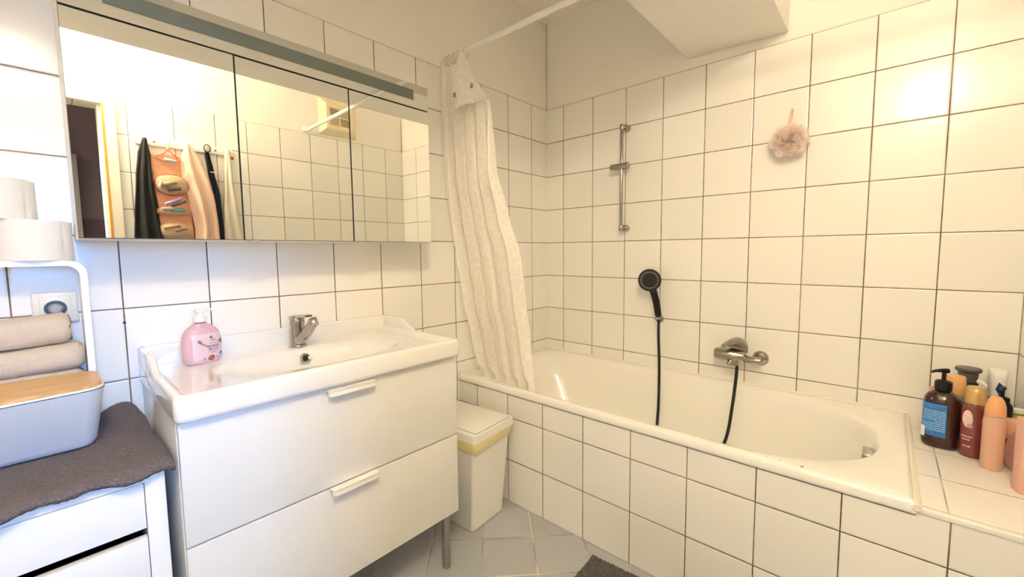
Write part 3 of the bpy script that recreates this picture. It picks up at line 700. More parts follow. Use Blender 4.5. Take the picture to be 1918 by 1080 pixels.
for k, y in enumerate((-.022, -.040, -.056, -.074, -.094, -.118, -.150)):
    bm = bmn(); tl_ = .25 * math.sin(k * 2.3); rr = .019
    tube(bm, [(-.787 + rr * math.cos(a), y + rr * tl_ * math.cos(a + 1), 2.026 + rr * 1.15 * math.sin(a)) for a in [2 * PI * j / 24 for j in range(24)]], .0019, 6, closed=True)
    o = obj('curtain_ring', bm, M_ring)
    tag(o, ('thin curtain ring on the rod, %s from the sink wall' % ('first', 'second', 'third', 'fourth', 'fifth', 'sixth')[k]) if k < 6 else 'plastic curtain ring furthest out on the rod, beside the folded curtain corner', 'curtain ring', 'curtain rings on the rod')

# ================================================================== BIN
br = R(5)
bn = thing('waste_bin', 'white plastic pedal free waste bin between sink cabinet and bathtub', 'waste bin', (-.912, -.215, 0), br)
bn['label'] = 'white plastic waste bin with flap lid and yellow liner between sink cabinet and bathtub'
def rr_ring(hw0, hw1, hd0, hd1, r, z): return [(x, y, z) for x, y in rrect(-hw0, hw1, -hd0, hd1, r)]
bm = bmn(); loft(bm, [rr_ring(.093, .099, .140, .14, .012, .001), rr_ring(.096, .102, .148, .145, .013, .006), rr_ring(.118, .118, .178, .165, .014, .36), rr_ring(.122, .120, .184, .168, .014, .395), rr_ring(.122, .120, .184, .168, .014, .402)], cap1=False)
obj('bin_body', bm, M_plw, bn, world=False)
bm = bmn(); loft(bm, [rr_ring(.128, .127, .193, .168, .009, .398), rr_ring(.130, .129, .196, .170, .010, .400), rr_ring(.129, .128, .195, .170, .010, .430), rr_ring(.127, .126, .193, .168, .009, .432)])
lid = obj('bin_lid', bm, M_plw, bn, world=False)
bm = bmn(); rbox(bm, -.106, .1145, -.1845, .121, .4318, .4324); obj('flap_gap', bm, M_dark, lid, world=False)
bm = bmn(); rbox(bm, -.105, .113, -.183, .120, .4315, .4345, r=.0012); fl_ = obj('lid_flap', bm, M_plw, lid, world=False)
bm = bmn(); rbox(bm, -.06, -.005, .128, .134, .4325, .435, r=.001); rbox(bm, .02, .075, .128, .134, .4325, .435, r=.001); obj('hinge', bm, M_plw, lid, world=False)
M_bag = mat('yellowish bin liner', (0.86, 0.76, 0.40), 0.35, bump=.002, bscale=60, alpha=.93)
bm = bmn(); base = rrect(-.127, .126, -.191, .169, .016, 6)
Lr = []
for kz in range(7):
    t_ = kz / 6; ring = []
    for i, (x, y) in enumerate(base):
        wv_ = noise.noise(Vector((x * 30, y * 30, t_ * 2 + 5))) ; s_ = 1 + .018 * math.sin(t_ * PI) + .02 * wv_ * (t_ > .1); drop = .038 + .018 * (y < -.1) * (x / .13 * -.3 + .7) + .008 * wv_
        ring.append((x * s_ * (1 - .03 * t_), y * s_ * (1 - .025 * t_), .404 - drop * t_))
    Lr.append(ring)
loft(bm, Lr, cap0=False, cap1=False); obj('bin_liner', bm, M_bag, bn, world=False, angle=3)
# ================================================================== BATH MAT
M_mat = mat('dark grey shaggy mat', (0.13, 0.115, 0.11), 0.95, bump=.004, bscale=170, var=.35, vscale=120)
mt_ = thing('bath_mat', 'dark grey tufted bath mat on the floor beside the bathtub', 'bath mat', (-.86, -1.06, 0), R(3.5))
bm = bmn(); rbox(bm, -.09 - .33, .085, -.47, .245, .0, .012, r=.005); obj('mat_base', bm, M_mat, mt_, world=False)
bm = bmn(); random.seed(5)
for i in range(50):
    for j in range(66):
        x = -.413 + .0100 * i + random.uniform(-.0012, .0012); y = -.415 + .0100 * j + random.uniform(-.0018, .0018)
        if y < -.1 or x > .079 or x < -.25: continue
        h_ = .005 + random.random() * .003
        lathe(bm, [(.0046, .010), (.0052, .010 + h_ * .5), (.0032, .010 + h_), (0, .0105 + h_)], 6, Matrix.Translation((x, y, 0)) @ Matrix.Rotation(random.uniform(-.3, .3), 4, 'X'), cap=False)
tf = obj('pile', bm, M_mat, mt_, world=False); tf['kind'] = 'stuff'

# ================================================================== LEFT: DRAWER UNIT AND WHAT STANDS ON IT
UX0, UX1, UF, UZ = -2.305, -1.9447, -.450, .700
un = thing('drawer_unit', 'white narrow drawer unit at the left beside the sink cabinet', 'drawer unit', ((UX0 + UX1) / 2, -.225, 0))
bm = bmn(); rbox(bm, UX1 - .033, UX1, UF, -.003, 0, UZ - .012, r=.001); rbox(bm, UX0, UX0 + .033, UF, -.003, 0, UZ - .012, r=.001)
rbox(bm, UX0, UX1, UF, -.003, UZ - .012, UZ, r=.001); rbox(bm, UX0 + .033, UX1 - .033, UF, UF + .016, .676, UZ - .0122); rbox(bm, UX0 + .033, UX1 - .033, -.02, -.003, .0, UZ - .012)
rbox(bm, UX0 + .033, UX1 - .033, UF + .002, -.02, .02, .05)
obj('carcass', bm, M_lacq2, un)
z1 = .6735
for k in range(5):
    hgt = .0965; z0 = z1 - hgt
    d_o = box('drawer', (UX0 + .0345, UX1 - .0345, UF + .001, UF + .019, z0, z1), M_lacq2, un, r=.0008)
    bm = bmn(); rbox(bm, UX0 + .045, UX1 - .045, UF + .019, -.04, z0 + .012, z0 + .02); rbox(bm, UX0 + .045, UX0 + .055, UF + .019, -.04, z0 + .012, z1 - .02); rbox(bm, UX1 - .055, UX1 - .045, UF + .019, -.04, z0 + .012, z1 - .02)
    obj('drawer_box', bm, M_dark, d_o); z1 = z0 - .021
# grey towel laid over the unit
M_tow = mat('taupe terry towel', (0.165, 0.140, 0.140), 0.95, bump=.008, bscale=230, var=.6, vscale=240)
def towel_pt(u, v):
    x = -2.315 + .385 * u; y = -.468 + .462 * v
    x += (.010 * math.sin(v * 7) - .006 * math.sin(v * 17)) * (u > .8) * (u - .8) * 5 * (1 - v) - .03 * max(0, v - .75) * 4 * (u > .8) * (u - .8) * 5
    y += (.004 * math.sin(u * 13) + .003 * math.sin(u * 29)) * (v < .15)
    if u > .8: x += max(0, .15 - v) * .06 * (u - .8) * 5
    z = .7035 + .002 * noise.noise(Vector((x * 14, y * 14, 1)))
    b_ = math.exp(-((x + 1.965) ** 2 / .0022 + (y + .05) ** 2 / .006)); z += .032 * b_
    b_ = math.exp(-((x + 1.99) ** 2 / .0006 + (y + .17) ** 2 / .02)); z += .010 * b_
    if x > UX1: z -= min(.016, (x - UX1) ** 1.3 * .9) * (1 - math.exp(-((y + .05) / .08) ** 2))
    if y < UF: z -= (UF - y) ** 1.2 * 1.2
    return Vector((min(x, -1.928), min(y, -.004), z))
bm = bmn(); NU, NV = 120, 110; top = [[towel_pt(i / NU, j / NV) for i in range(NU + 1)] for j in range(NV + 1)]
for j in range(NV + 1):
    for i in range(NU + 1): top[j][i].z += .0022 * noise.noise(top[j][i] * 190)
Gt = [[bm.verts.new(p + Vector((0, 0, .009))) for p in r_] for r_ in top]; Gb = [[bm.verts.new(p) for p in r_] for r_ in top]
for j in range(NV):
    for i in range(NU): bm.faces.new((Gt[j][i], Gt[j][i + 1], Gt[j + 1][i + 1], Gt[j + 1][i])); bm.faces.new((Gb[j][i], Gb[j + 1][i], Gb[j + 1][i + 1], Gb[j][i + 1]))
for i in range(NU): bm.faces.new((Gt[0][i], Gb[0][i], Gb[0][i + 1], Gt[0][i + 1])); bm.faces.new((Gt[NV][i], Gt[NV][i + 1], Gb[NV][i + 1], Gb[NV][i]))
for j in range(NV): bm.faces.new((Gt[j][0], Gt[j + 1][0], Gb[j + 1][0], Gb[j][0])); bm.faces.new((Gt[j][NU], Gb[j][NU], Gb[j + 1][NU], Gt[j + 1][NU]))
tag(obj('towel', bm, M_tow, angle=3), 'taupe terry towel spread over the white drawer unit', 'towel')
TZ = .7135
# storage box with bamboo lid
sb_ = thing('storage_box', 'white plastic storage box with bamboo lid on the taupe towel', 'storage box', (-2.19, -.2, TZ))
def bring(x0, x1, y0, y1, r, z): return [(x, y, z) for x, y in rrect(x0, x1, y0, y1, r, 8)]
bm = bmn(); loft(bm, [bring(-2.33, -2.052, -.226, -.135, .012, TZ), bring(-2.345, -2.036, -.243, -.128, .026, TZ + .003), bring(-2.352, -2.029, -.252, -.126, .032, TZ + .014), bring(-2.368, -2.013, -.293, -.114, .034, .850), bring(-2.369, -2.012, -.2945, -.1135, .034, .8525)], cap1=False)
for v in bm.verts:
    if v.co.y < -.2: v.co.y -= (-2.02 - v.co.x) * .13 * max(0, (v.co.z - .70)) / .15
obj('box_body', bm, mat('white bluish plastic', (0.84, 0.86, 0.90), 0.3), sb_)
M_bamboo = bpy.data.materials.new('bamboo'); M_bamboo.use_nodes = True; n = M_bamboo.node_tree.nodes; l = M_bamboo.node_tree.links; b = n['Principled BSDF']; b.inputs['Roughness'].default_value = .45
tc = n.new('ShaderNodeTexCoord'); mp = n.new('ShaderNodeMapping'); mp.inputs['Scale'].default_value = (3, 90, 60); l.new(tc.outputs['Object'], mp.inputs[0]); nt = n.new('ShaderNodeTexNoise'); nt.inputs['Scale'].default_value = 3; nt.inputs['Detail'].default_value = 6; l.new(mp.outputs[0], nt.inputs[0])
cr_ = n.new('ShaderNodeValToRGB'); cr_.color_ramp.elements[0].position = .3; cr_.color_ramp.elements[0].color = (.50, .28, .11, 1); cr_.color_ramp.elements[1].position = .7; cr_.color_ramp.elements[1].color = (.78, .52, .26, 1)
l.new(nt.outputs[0], cr_.inputs[0]); l.new(cr_.outputs[0], b.inputs['Base Color'])
def lidz(z, g): 
    rr_ = bring(-2.366 - g, -2.015 + g, -.290 - g, -.117 + g, .034, z); return [(x, y - ((-2.02 - x) * .13 if y < -.2 else 0), z) for x, y, z in rr_]
bm = bmn(); loft(bm, [lidz(.8528, .001), lidz(.8535, .002), lidz(.857, .002), lidz(.8575, .0)]); obj('lid_rim', bm, M_plw, sb_)
bm = bmn(); loft(bm, [lidz(.8575, -.001), lidz(.8635, -.001), lidz(.8645, -.002)]); obj('bamboo_lid', bm, M_bamboo, sb_, label='bamboo lid')
# white ring shelf frame
fr_ = thing('frame_shelf', 'white rounded frame shelf standing behind the bamboo lidded box', 'shelf', (-2.19, -.06, TZ))
FX0, FX1, FZ0, FZ1 = -2.365, -2.0165, TZ + .001, 1.137
o1 = rrect(FX0, FX1, FZ0, FZ1, .034, 8); i1 = rrect(FX0 + .013, FX1 - .013, FZ0 + .013, FZ1 - .013, .024, 8)
bm = bmn()
for (ya, yb) in ((-.112, -.012),):
    VA = [bm.verts.new((x, ya, z)) for x, z in o1]; VB = [bm.verts.new((x, yb, z)) for x, z in o1]; IA = [bm.verts.new((x, ya, z)) for x, z in i1]; IB = [bm.verts.new((x, yb, z)) for x, z in i1]
    N = len(o1)
    for i in range(N):
        j = (i + 1) % N
        bm.faces.new((VA[i], VA[j], VB[j], VB[i])); bm.faces.new((IA[i], IB[i], IB[j], IA[j])); bm.faces.new((VA[i], IA[i], IA[j], VA[j])); bm.faces.new((VB[i], VB[j], IB[j], IB[i]))
obj('frame', bm, M_plw, fr_, angle=.5)
# folded towels inside the frame
M_cream = mat('cream terry', (0.66, 0.57, 0.46), 0.95, bump=.003, bscale=300, var=.08, vscale=120)
M_trimT = mat('brown towel edge', (0.32, 0.16, 0.10), 0.95)
def roll(name, x1, yc, z0, z1, label, seed, slope, m):
    random.seed(seed); zc = (z0 + z1) / 2; hz = (z1 - z0) / 2; bm = bmn(); rings = []
    x0 = -2.345; N = 26
    for k in range(N + 1):
        x = x0 + (x1 - x0) * k / N; e = min(1, (N - k) / 2.0 + .55) if k > N - 3 else 1
        if k == N: e = .72
        zs = slope * (x - x1)
        rings.append([(x + .0, yc + .040 * e * math.copysign(abs(math.cos(a)) ** .8, math.cos(a)) * (1 + .05 * noise.noise(Vector((x * 20, a, seed)))),
                       max(z0 - .001 + zs * 0, zc + zs + hz * e * math.copysign(abs(math.sin(a)) ** .8, math.sin(a)) * (1 + .10 * noise.noise(Vector((x * 18, math.cos(a) * 2, seed + 3)))))) for a in [2 * PI * i / 32 for i in range(32)]])
    loft(bm, rings); o = obj(name, bm, m, angle=3); tag(o, label, 'towel', 'towels in the frame shelf'); return o
tw = []
for (z0, z1, x1, s_, lb, sd) in ((.7285, .800, -2.037, 0, 'cream towel at the bottom of the frame shelf, hidden behind the box', 1), (.800, .868, -2.036, 0, 'cream towel just below the lid of the white box', 2),
                              (.868, .934, -2.0335, 0.05, 'rolled cream towel showing right above the bamboo lid', 3), (.934, 1.008, -2.052, .06, 'topmost rolled beige towel in the frame shelf, in front of the socket', 4)):
    tw.append(roll('rolled_towel', x1, -.058, z0, z1, lb, sd, s_, M_cream))
top = tw[3]; random.seed(2)
bm = bmn(); tube(bm, smooth_path([(-2.0555 + .002 * math.sin(k), -.058 - .030 * math.sin(PI * k / 8), .999 - .0072 * k + .001 * math.sin(k * 2.3)) for k in range(9)], 4), .0032, 8)
obj('frayed_edge', bm, M_trimT, top, angle=3, label='brown frayed towel edge')
# toilet rolls
M_paper = mat('toilet paper', (0.86, 0.83, 0.76), 0.95, bump=.0012, bscale=220)
def troll(x, y, z, r, h_, label, fa):
    t_ = thing('toilet_roll', label, 'toilet roll', (x, y, z), 0, 'toilet rolls')
    bm = bmn(); lathe(bm, [(.021, 0), (r, 0), (r + .0005, .002), (r + .0005, h_ - .002), (r, h_), (.021, h_), (.021, 0)], 40, cap=False); obj('paper', bm, M_paper, t_, world=False)
    bm = bmn(); lathe(bm, [(.0195, .001), (.0208, .001), (.0208, h_ - .001), (.0195, h_ - .001)], 24, cap=False); obj('core', bm, mat('cardboard', (.45, .36, .27), .9), t_, world=False)
    bm = bmn(); rings = []
    for k in range(9):
        a = fa + R(2 + 5 * k); rr = r + .0015 + .0011 * k; rings.append([(rr * math.cos(a), rr * math.sin(a), 0.001), (rr * math.cos(a), rr * math.sin(a), h_ - .002)])
    loft(bm, rings, cap0=False, cap1=False, closed=False); obj('loose_sheet', bm, M_paper, t_, world=False, angle=3)
troll(-2.100, -.070, 1.1372, .0565, .094, 'lower toilet roll standing on the white frame shelf', R(-35))
troll(-2.150, -.068, 1.2315, .052, .092, 'upper toilet roll stacked on the lower one', R(-35))
# socket and plug
so = thing('power_socket', 'cream wall socket on the tiles behind the towels', 'socket', (-2.0735, 0, 1.017))
bm = bmn(); rbox(bm, -2.1135, -2.0335, -.011, .001, .977, 1.057, r=.004); obj('cover_plate', bm, mat('cream switch plastic', (.78, .74, .64), .35), so)
bm = bmn(); rbox(bm, -2.1005, -2.0465, -.0135, -.010, .990, 1.046, r=.003)
lathe(bm, [(.0225, 0), (.0235, .004), (.0205, .0045), (.0195, 0)], 28, frame_mtx((-2.0735, -.0125, 1.015), (0, -1, 0)), cap=False); obj('socket_insert', bm, MATS['cream switch plastic'], so)
bm = bmn(); lathe(bm, [(0, 0), (.0195, 0), (.0195, .0006), (0, .0006)], 28, frame_mtx((-2.0735, -.0135, 1.015), (0, -1, 0))); obj('socket_well', bm, mat('dark socket well', (.05, .05, .055), .4), so)
pg = thing('power_plug', 'grey plug with cable in the wall socket', 'plug', (-2.0735, -.014, 1.015))
bm = bmn(); lathe(bm, [(0, 0), (.0135, 0), (.0140, .010), (.0125, .024), (.009, .028), (0, .029)], 24, frame_mtx((-2.0735, -.0142, 1.015), (0, -1, 0)), sx=.95, sy=1)
tube(bm, smooth_path([(-2.0735, -.030, 1.010), (-2.073, -.033, .995), (-2.0725, -.032, .982)], 5), .010, 12, rf=lambda t: 1 - .45 * t); obj('plug_body', bm, M_grey, pg)
bm = bmn(); tube(bm, smooth_path([(-2.0725, -.032, .984), (-2.072, -.025, .97), (-2.068, -.007, .93), (-2.06, -.0065, .87), (-2.02, -.0065, .80)], 6), .0038, 8); obj('cable', bm, M_grey, pg)

# ================================================================== BOTTLES ON THE LEDGE
LZ = .5252
GB = 'bottles on the tiled ledge'
def bottle(name, label, loc, body, m, rz=0, sx=1, sy=1, n=2.0, cat='bottle', seg=36):
    t_ = thing(name, label, cat, (loc[0], loc[1], LZ), rz, None)
    bm = bmn(); lathe(bm, body, seg, sx=sx, sy=sy, n=n); obj('bottle_body', bm, m, t_, world=False, angle=.8); return t_
def part(t_, name, m, prof, **k):
    bm = bmn(); lathe(bm, prof, 28, **k); return obj(name, bm, m, t_, world=False, angle=.8)
def pump(t_, z, m, head_a, s=1.0):
    bm = bmn(); lathe(bm, [(0, z), (.020 * s, z), (.0205 * s, z + .002), (.020 * s, z + .018 * s), (.016 * s, z + .021 * s), (.008 * s, z + .023 * s), (.0055 * s, z + .025 * s), (.0055 * s, z + .048 * s), (0, z + .048 * s)], 24)
    d = Vector((math.cos(head_a), math.sin(head_a), 0)); p = Vector((0, 0, z + .052 * s))
    tube(bm, [p - d * .010 * s, p + Vector((0, 0, .001)), p + d * .014 * s, p + d * .024 * s - Vector((0, 0, .001)), p + d * .034 * s - Vector((0, 0, .005 * s))], .0068 * s, 12, rf=lambda t: 1.15 - .65 * t)
    return obj('pump', bm, m, t_, world=False)
FACE = math.atan2(-1.587 + 1.75, -2.088 + .25)   # towards the open room
M_amber = mat('dark brown plastic', (0.035, 0.012, 0.008), 0.12, coat=.4)
b1 = bottle('pump_bottle', 'large dark brown pump bottle with blue label on the ledge', (-.246, -1.738), [(0, .0), (.036, 0), (.041, .004), (.043, .014), (.043, .135), (.041, .152), (.034, .166), (.022, .175), (.016, .178), (.016, .184), (0, .184)], M_amber, FACE - PI / 2, sx=1.0, sy=.86, n=2.6)
part(b1, 'collar', M_black, [(0, .180), (.0205, .180), (.0205, .200), (0, .200)]); pump(b1, .188, M_black, R(35))
def on_b1(u, v, off=.0008):
    a_, c_ = .043 + off, .043 * .86 + off; x = u; q = min(.9999, abs(x / a_)); return (x, c_ * (1 - q ** 2.6) ** (1 / 2.6), v)
def on_b1n(u, v, off=.0008): x, y, z = on_b1(u, v, off); return (x, y, z)
M_blue = mat('blue label', (0.03, 0.22, 0.62), 0.4, var=.2, vscale=200)
bm = bmn(); patch(bm, -.012, .0415, .038, .140, on_b1n, 20, 12); lb = obj('label', bm, M_blue, b1, world=False)
bm = bmn(); patch(bm, .034, .0425, .030, .062, lambda u, v: on_b1n(u, v, .0014), 10, 4); obj('white_sticker', bm, M_white, b1, world=False)
M_lt = mat('pale label print', (0.45, 0.65, 0.85), 0.5); M_db = mat('deep blue label print', (0.01, 0.05, 0.25), 0.5)
for zrow in range(14):
    obj('fine_print', dashes(-.010, .039 if zrow not in (0, 7, 12) else .012, .129 - zrow * .0066, .0022, lambda u, v: on_b1n(u, v, .0014), 20 + zrow, .0012, .003, .009), M_db if zrow < 2 or zrow > 11 else M_lt, lb, world=False)
# red shower gel
M_red = mat('dark red translucent gel', (0.19, 0.035, 0.04), 0.08, coat=.6, var=.25, vscale=30)
b2 = bottle('shower_gel_bottle', 'clear bottle of dark red shower gel with gold cap', (-.285, -1.803), [(0, 0), (.026, 0), (.031, .004), (.032, .012), (.033, .10), (.033, .142), (.030, .158), (.024, .166), (0, .166)], M_red, FACE - PI / 2, sx=.84, sy=.70)
part(b2, 'gold_cap', mat('gold cap', (0.62, 0.42, 0.17), .3, .3), [(0, .164), (.0240, .164), (.0245, .168), (.0225, .195), (.0215, .207), (.017, .212), (0, .213)])
def on_b2(u, v, off=.0008): a_, c_ = .033 * .84 + off, .033 * .70 + off; return (u, c_ * math.sqrt(max(0, 1 - (u / a_) ** 2)), v)
bm = bmn(); epatch(bm, .013, .118, .0105, .026, lambda u, v: on_b2(u, v)); l2 = obj('label', bm, mat('pale floral print', (.82, .62, .58), .4, var=.25, vscale=90), b2, world=False)
bm = bmn(); epatch(bm, .008, .098, .006, .007, lambda u, v: on_b2(u, v, .0013)); obj('flower_print', bm, mat('brown flower', (.55, .28, .18), .5), l2, world=False)
M_pl = mat('pink lettering', (.80, .40, .42), .5)
for k, (a_, c_, v_) in enumerate(((.002, .024, .062), (.006, .022, .053), (.004, .020, .033))):
    obj('fine_print', dashes(a_, c_, v_, .0045, lambda u, v: on_b2(u, v, .0014), 50 + k, .0015, .003, .005), M_pl, l2, world=False)
# peach bottle
M_peach = mat('peach plastic', (0.70, 0.43, 0.31), 0.3, var=.06, vscale=60)
b3 = bottle('lotion_bottle', 'slim peach lotion bottle with domed cap, beside the red gel', (-.352, -1.834), [(0, 0), (.024, 0), (.0275, .004), (.0285, .012), (.029, .135), (.027, .150), (.023, .156), (0, .156)], M_peach, FACE - PI / 2, sx=.78, sy=.74)
part(b3, 'domed_cap', mat('orange peach cap', (0.80, 0.42, 0.20), .3), [(0, .157), (.0205, .157), (.021, .162), (.0198, .182), (.016, .198), (.010, .207), (0, .210)])
part(b3, 'neck_ring', mat('shiny neck ring', (.75, .60, .50), .12, .6), [(0, .154), (.0215, .154), (.0215, .158), (0, .158)])
# compact disc standing next to it
cp_ = thing('compact_mirror', 'pale pink round compact standing on edge behind the peach bottle', 'compact', (-.352, -1.889, LZ))
cdir = Vector((.95, .28, 0))
bm = bmn(); lathe(bm, [(0, 0), (.0, .0), (.040, 0), (.0425, .003), (.0425, .009), (.040, .012), (0, .012)], 32, frame_mtx((-.352, -1.8885, LZ + .066), (-.35, .94, 0)), sx=1.0, sy=1.54)
obj('compact_case', bm, mat('pale pink enamel', (.72, .45, .40), .35), cp_)
M_scrub = mat('pink scrub', (0.62, 0.26, 0.24), 0.4, var=.3, vscale=160)
b4 = bottle('scrub_jar', 'pink scrub jar with peach lid and dark red label near the right edge', (-.285, -1.890), [(0, 0), (.026, 0), (.029, .003), (.029, .085), (.025, .09), (0, .09)], M_scrub, 0, cat='jar')
part(b4, 'jar_lid', mat('peach lid', (.72, .40, .26), .4), [(0, .09), (.028, .09), (.0285, .093), (.0285, .128), (.026, .131), (0, .131)])
bm = bmn(); lathe(bm, [(.0293, .055), (.0293, .080)], 32, cap=False); obj('label', bm, mat('dark red label', (.34, .03, .06), .4), b4, world=False)
# pink carton at the frame edge
b5 = thing('pink_carton', 'flat pink carton standing at the right end of the ledge', 'carton', (-.470, -1.880, LZ), R(12))
bm = bmn(); rbox(bm, -.018, .020, -.022, .020, 0, .190, r=.0015); obj('carton', bm, mat('salmon pink card', (.82, .47, .38), .5), b5, world=False)
obj('fine_print', dashes(.020, .175, -.004, .007, lambda u, v: (-.0186, v, u), 70, .008, .004, .009), mat('grey carton print', (.25, .16, .14), .5), b5, world=False)
# things at the back
M_oc = mat('apricot plastic', (0.80, 0.46, 0.20), 0.35)
b6 = bottle('shampoo_bottle', 'apricot capped bottle half hidden behind the brown pump bottle', (-.150, -1.772), [(0, 0), (.024, 0), (.026, .004), (.026, .14), (.024, .15), (0, .15)], mat('grey bottle', (.35, .32, .30), .3), 0)
part(b6, 'cap', M_oc, [(0, .15), (.0255, .15), (.0262, .153), (.0245, .205), (.0225, .209), (0, .209)])
b7 = bottle('tube', 'small salmon tube peeping out left of the brown pump', (-.160, -1.722), [(0, 0), (.014, 0), (.015, .004), (.010, .155), (.009, .165), (0, .166)], mat('salmon tube', (.75, .36, .25), .4), 0, cat='tube')
b8 = bottle('conditioner_bottle', 'black bottle with wide grey flip cap at the back of the ledge', (-.085, -1.806), [(0, 0), (.028, 0), (.030, .005), (.030, .165), (.026, .175), (.020, .182), (0, .182)], M_black, 0)
part(b8, 'flip_cap', mat('dark grey cap', (.09, .085, .075), .4), [(0, .182), (.0225, .182), (.024, .212), (.031, .217), (.032, .222), (.030, .227), (0, .229)])
b9 = bottle('dispenser_bottle', 'black bottle with white pump between red gel and peach bottle', (-.145, -1.828), [(0, 0), (.024, 0), (.026, .005), (.026, .142), (.022, .152), (.0, .152)], M_black, 0)
pump(b9, .152, M_white, R(200), .85)
b9b = bottle('serum_bottle', 'small all black pump bottle behind the peach cap', (-.205, -1.866), [(0, 0), (.022, 0), (.023, .004), (.023, .148), (.018, .158), (0, .158)], M_black, 0)
pump(b9b, .158, M_black, R(160), .8)
b10 = bottle('cream_tube', 'white tube with dark blue diamond mark standing against the wall', (-.075, -1.872), [(0, 0), (.026, 0), (.027, .005), (.029, .20), (.031, .225), (.028, .229), (0, .229)], M_white, 0, sx=1, sy=.7, n=3, cat='tube')
bm = bmn(); fan(bm, [(0, .150), (.011, .172), (.004, .196), (-.006, .185), (-.009, .165)], lambda u, v: (-.0295 + 0 * u, u - .004, v)); 
fan(bm, [(.006, .12), (.008, .145), (-.006, .148), (-.008, .122)], lambda u, v: (-.0290, u - .004, v)); obj('blue_mark', bm, M_db, b10, world=False)
b11 = bottle('green_tube', 'yellow green tube with white cap beside the pink carton', (-.180, -1.904), [(0, 0), (.014, 0), (.0155, .004), (.017, .125), (0, .128)], mat('yellow green plastic', (.50, .48, .06), .4), 0, cat='tube')
part(b11, 'white_cap', M_white, [(0, .128), (.017, .128), (.0175, .138), (0, .139)])
pl_ = bmn(); random.seed(9)
for k in range(26):
    a = random.random() * 2 * PI; p0 = Vector((-.120, -1.895, LZ + .02)); d = Vector((math.cos(a) * .016, math.sin(a) * .010, .10 + random.random() * .035)); s_ = Vector((-math.sin(a), math.cos(a), 0)) * .004
    tt = bmesh.new(); A = [tt.verts.new(p0 + d * t_ - s_ * math.sin(PI * min(1, t_ + .1)) + Vector((math.cos(a), math.sin(a) * .6, 0)) * .012 * t_ * t_) for t_ in (0, .3, .6, .85, 1)]; B = [tt.verts.new(p0 + d * t_ + s_ * math.sin(PI * min(1, t_ + .1)) + Vector((math.cos(a), math.sin(a) * .6, 0)) * .012 * t_ * t_) for t_ in (0, .3, .6, .85, 1)]
    for i in range(4): tt.faces.new((A[i], B[i], B[i + 1], A[i + 1]))
    merge(pl_, tt)
for v in pl_.verts: v.co.y = max(v.co.y, YB + .002)
pt = thing('potted_grass', 'little tuft of green leaves at the back corner of the ledge', 'plant', (-.120, -1.895, LZ))
obj('leaves', pl_, mat('olive green leaf', (.22, .26, .07), .6), pt, angle=3)
bm = bmn(); lathe(bm, [(0, 0), (.013, 0), (.017, .03), (0, .03)], 20, Matrix.Translation((-.120, -1.895, LZ))); obj('pot', bm, M_grey, pt)

# ================================================================== BACK WALL (seen in the mirrors)
fn_ = thing('extractor_fan', 'cream square extractor fan on the wall above the tiles, seen in the mirror', 'fan', (-.548, YB, 2.15))
M_fan = mat('yellowed fan plastic', (.84, .74, .52), .45)
fy = YB - .006
bm = bmn(); fx0, fx1, fz0, fz1 = -.690, -.410, 2.022, 2.278
def sqr(i, y): return [(fx0 + i, y, fz0 + i), (fx1 - i, y, fz0 + i), (fx1 - i, y, fz1 - i), (fx0 + i, y, fz1 - i)]
loft(bm, [sqr(0, fy), sqr(0, fy + .008), sqr(.04, fy + .045), sqr(.062, fy + .045), sqr(.066, fy + .040)]); fb = obj('fan_cover', bm, M_fan, fn_)
bm = bmn(); rbox(bm, fx0 + .07, fx1 - .07, fy + .0395, fy + .0405, fz0 + .07, fz1 - .07); gr = obj('grille_opening', bm, M_dark, fb)
bm = bmn(); gcx, gcz = (fx0 + fx1) / 2, (fz0 + fz1) / 2; hw = (fx1 - fx0) / 2 - .066
rbox(bm, gcx - .003, gcx + .003, fy + .040, fy + .045, gcz - hw, gcz + hw); rbox(bm, gcx - hw, gcx + hw, fy + .040, fy + .045, gcz - .003, gcz + .003)
for qx in (-1, 1):
    for qz in (-1, 1):
        for k in range(1, 12):
            o_k = hw * k / 6
            # diagonal slats mirrored per quadrant
            p, q = (max(0, o_k - hw), min(hw, o_k)), (min(hw, o_k), max(0, o_k - hw))
            s_ = .0028
            prism(bm, [(gcx + qx * p[0], gcz + qz * p[1] - s_), (gcx + qx * q[0], gcz + qz * q[1] - s_), (gcx + qx * q[0], gcz + qz * q[1] + s_), (gcx + qx * p[0], gcz + qz * p[1] + s_)], 1, fy + .0402, fy + .044)
obj('grille', bm, M_fan, fb)
# hook rail
hk = thing('hook_rail', 'white rail with round hooks on the tiles, seen in the mirror', 'hook rail', (-1.51, YB, 1.785))
bm = bmn(); rail = rrect(-1.745, -1.275, 1.760, 1.803, .0205, 8); prism(bm, rail, 1, YB, YB + .014, bev=.003); hb = obj('rail_board', bm, M_plw, hk)
HX = (-1.700, -1.606, -1.510, -1.414, -1.312)
for x in HX:
    bm = bmn(); cyl(bm, (x, YB + .012, 1.782), (x, YB + .034, 1.784), .007); lathe(bm, [(0, 0), (.016, .001), (.0175, .004), (.016, .008), (0, .010)], 24, frame_mtx((x, YB + .032, 1.784), (0, 1, .05))); obj('hook', bm, M_plw, hk)
for x in (-1.655, -1.368):
    bm = bmn(); lathe(bm, [(0, 0), (.005, 0), (.005, .001), (0, .0015)], 14, frame_mtx((x, YB + .014, 1.782), (0, 1, 0))); obj('screw', bm, M_chromed, hk)
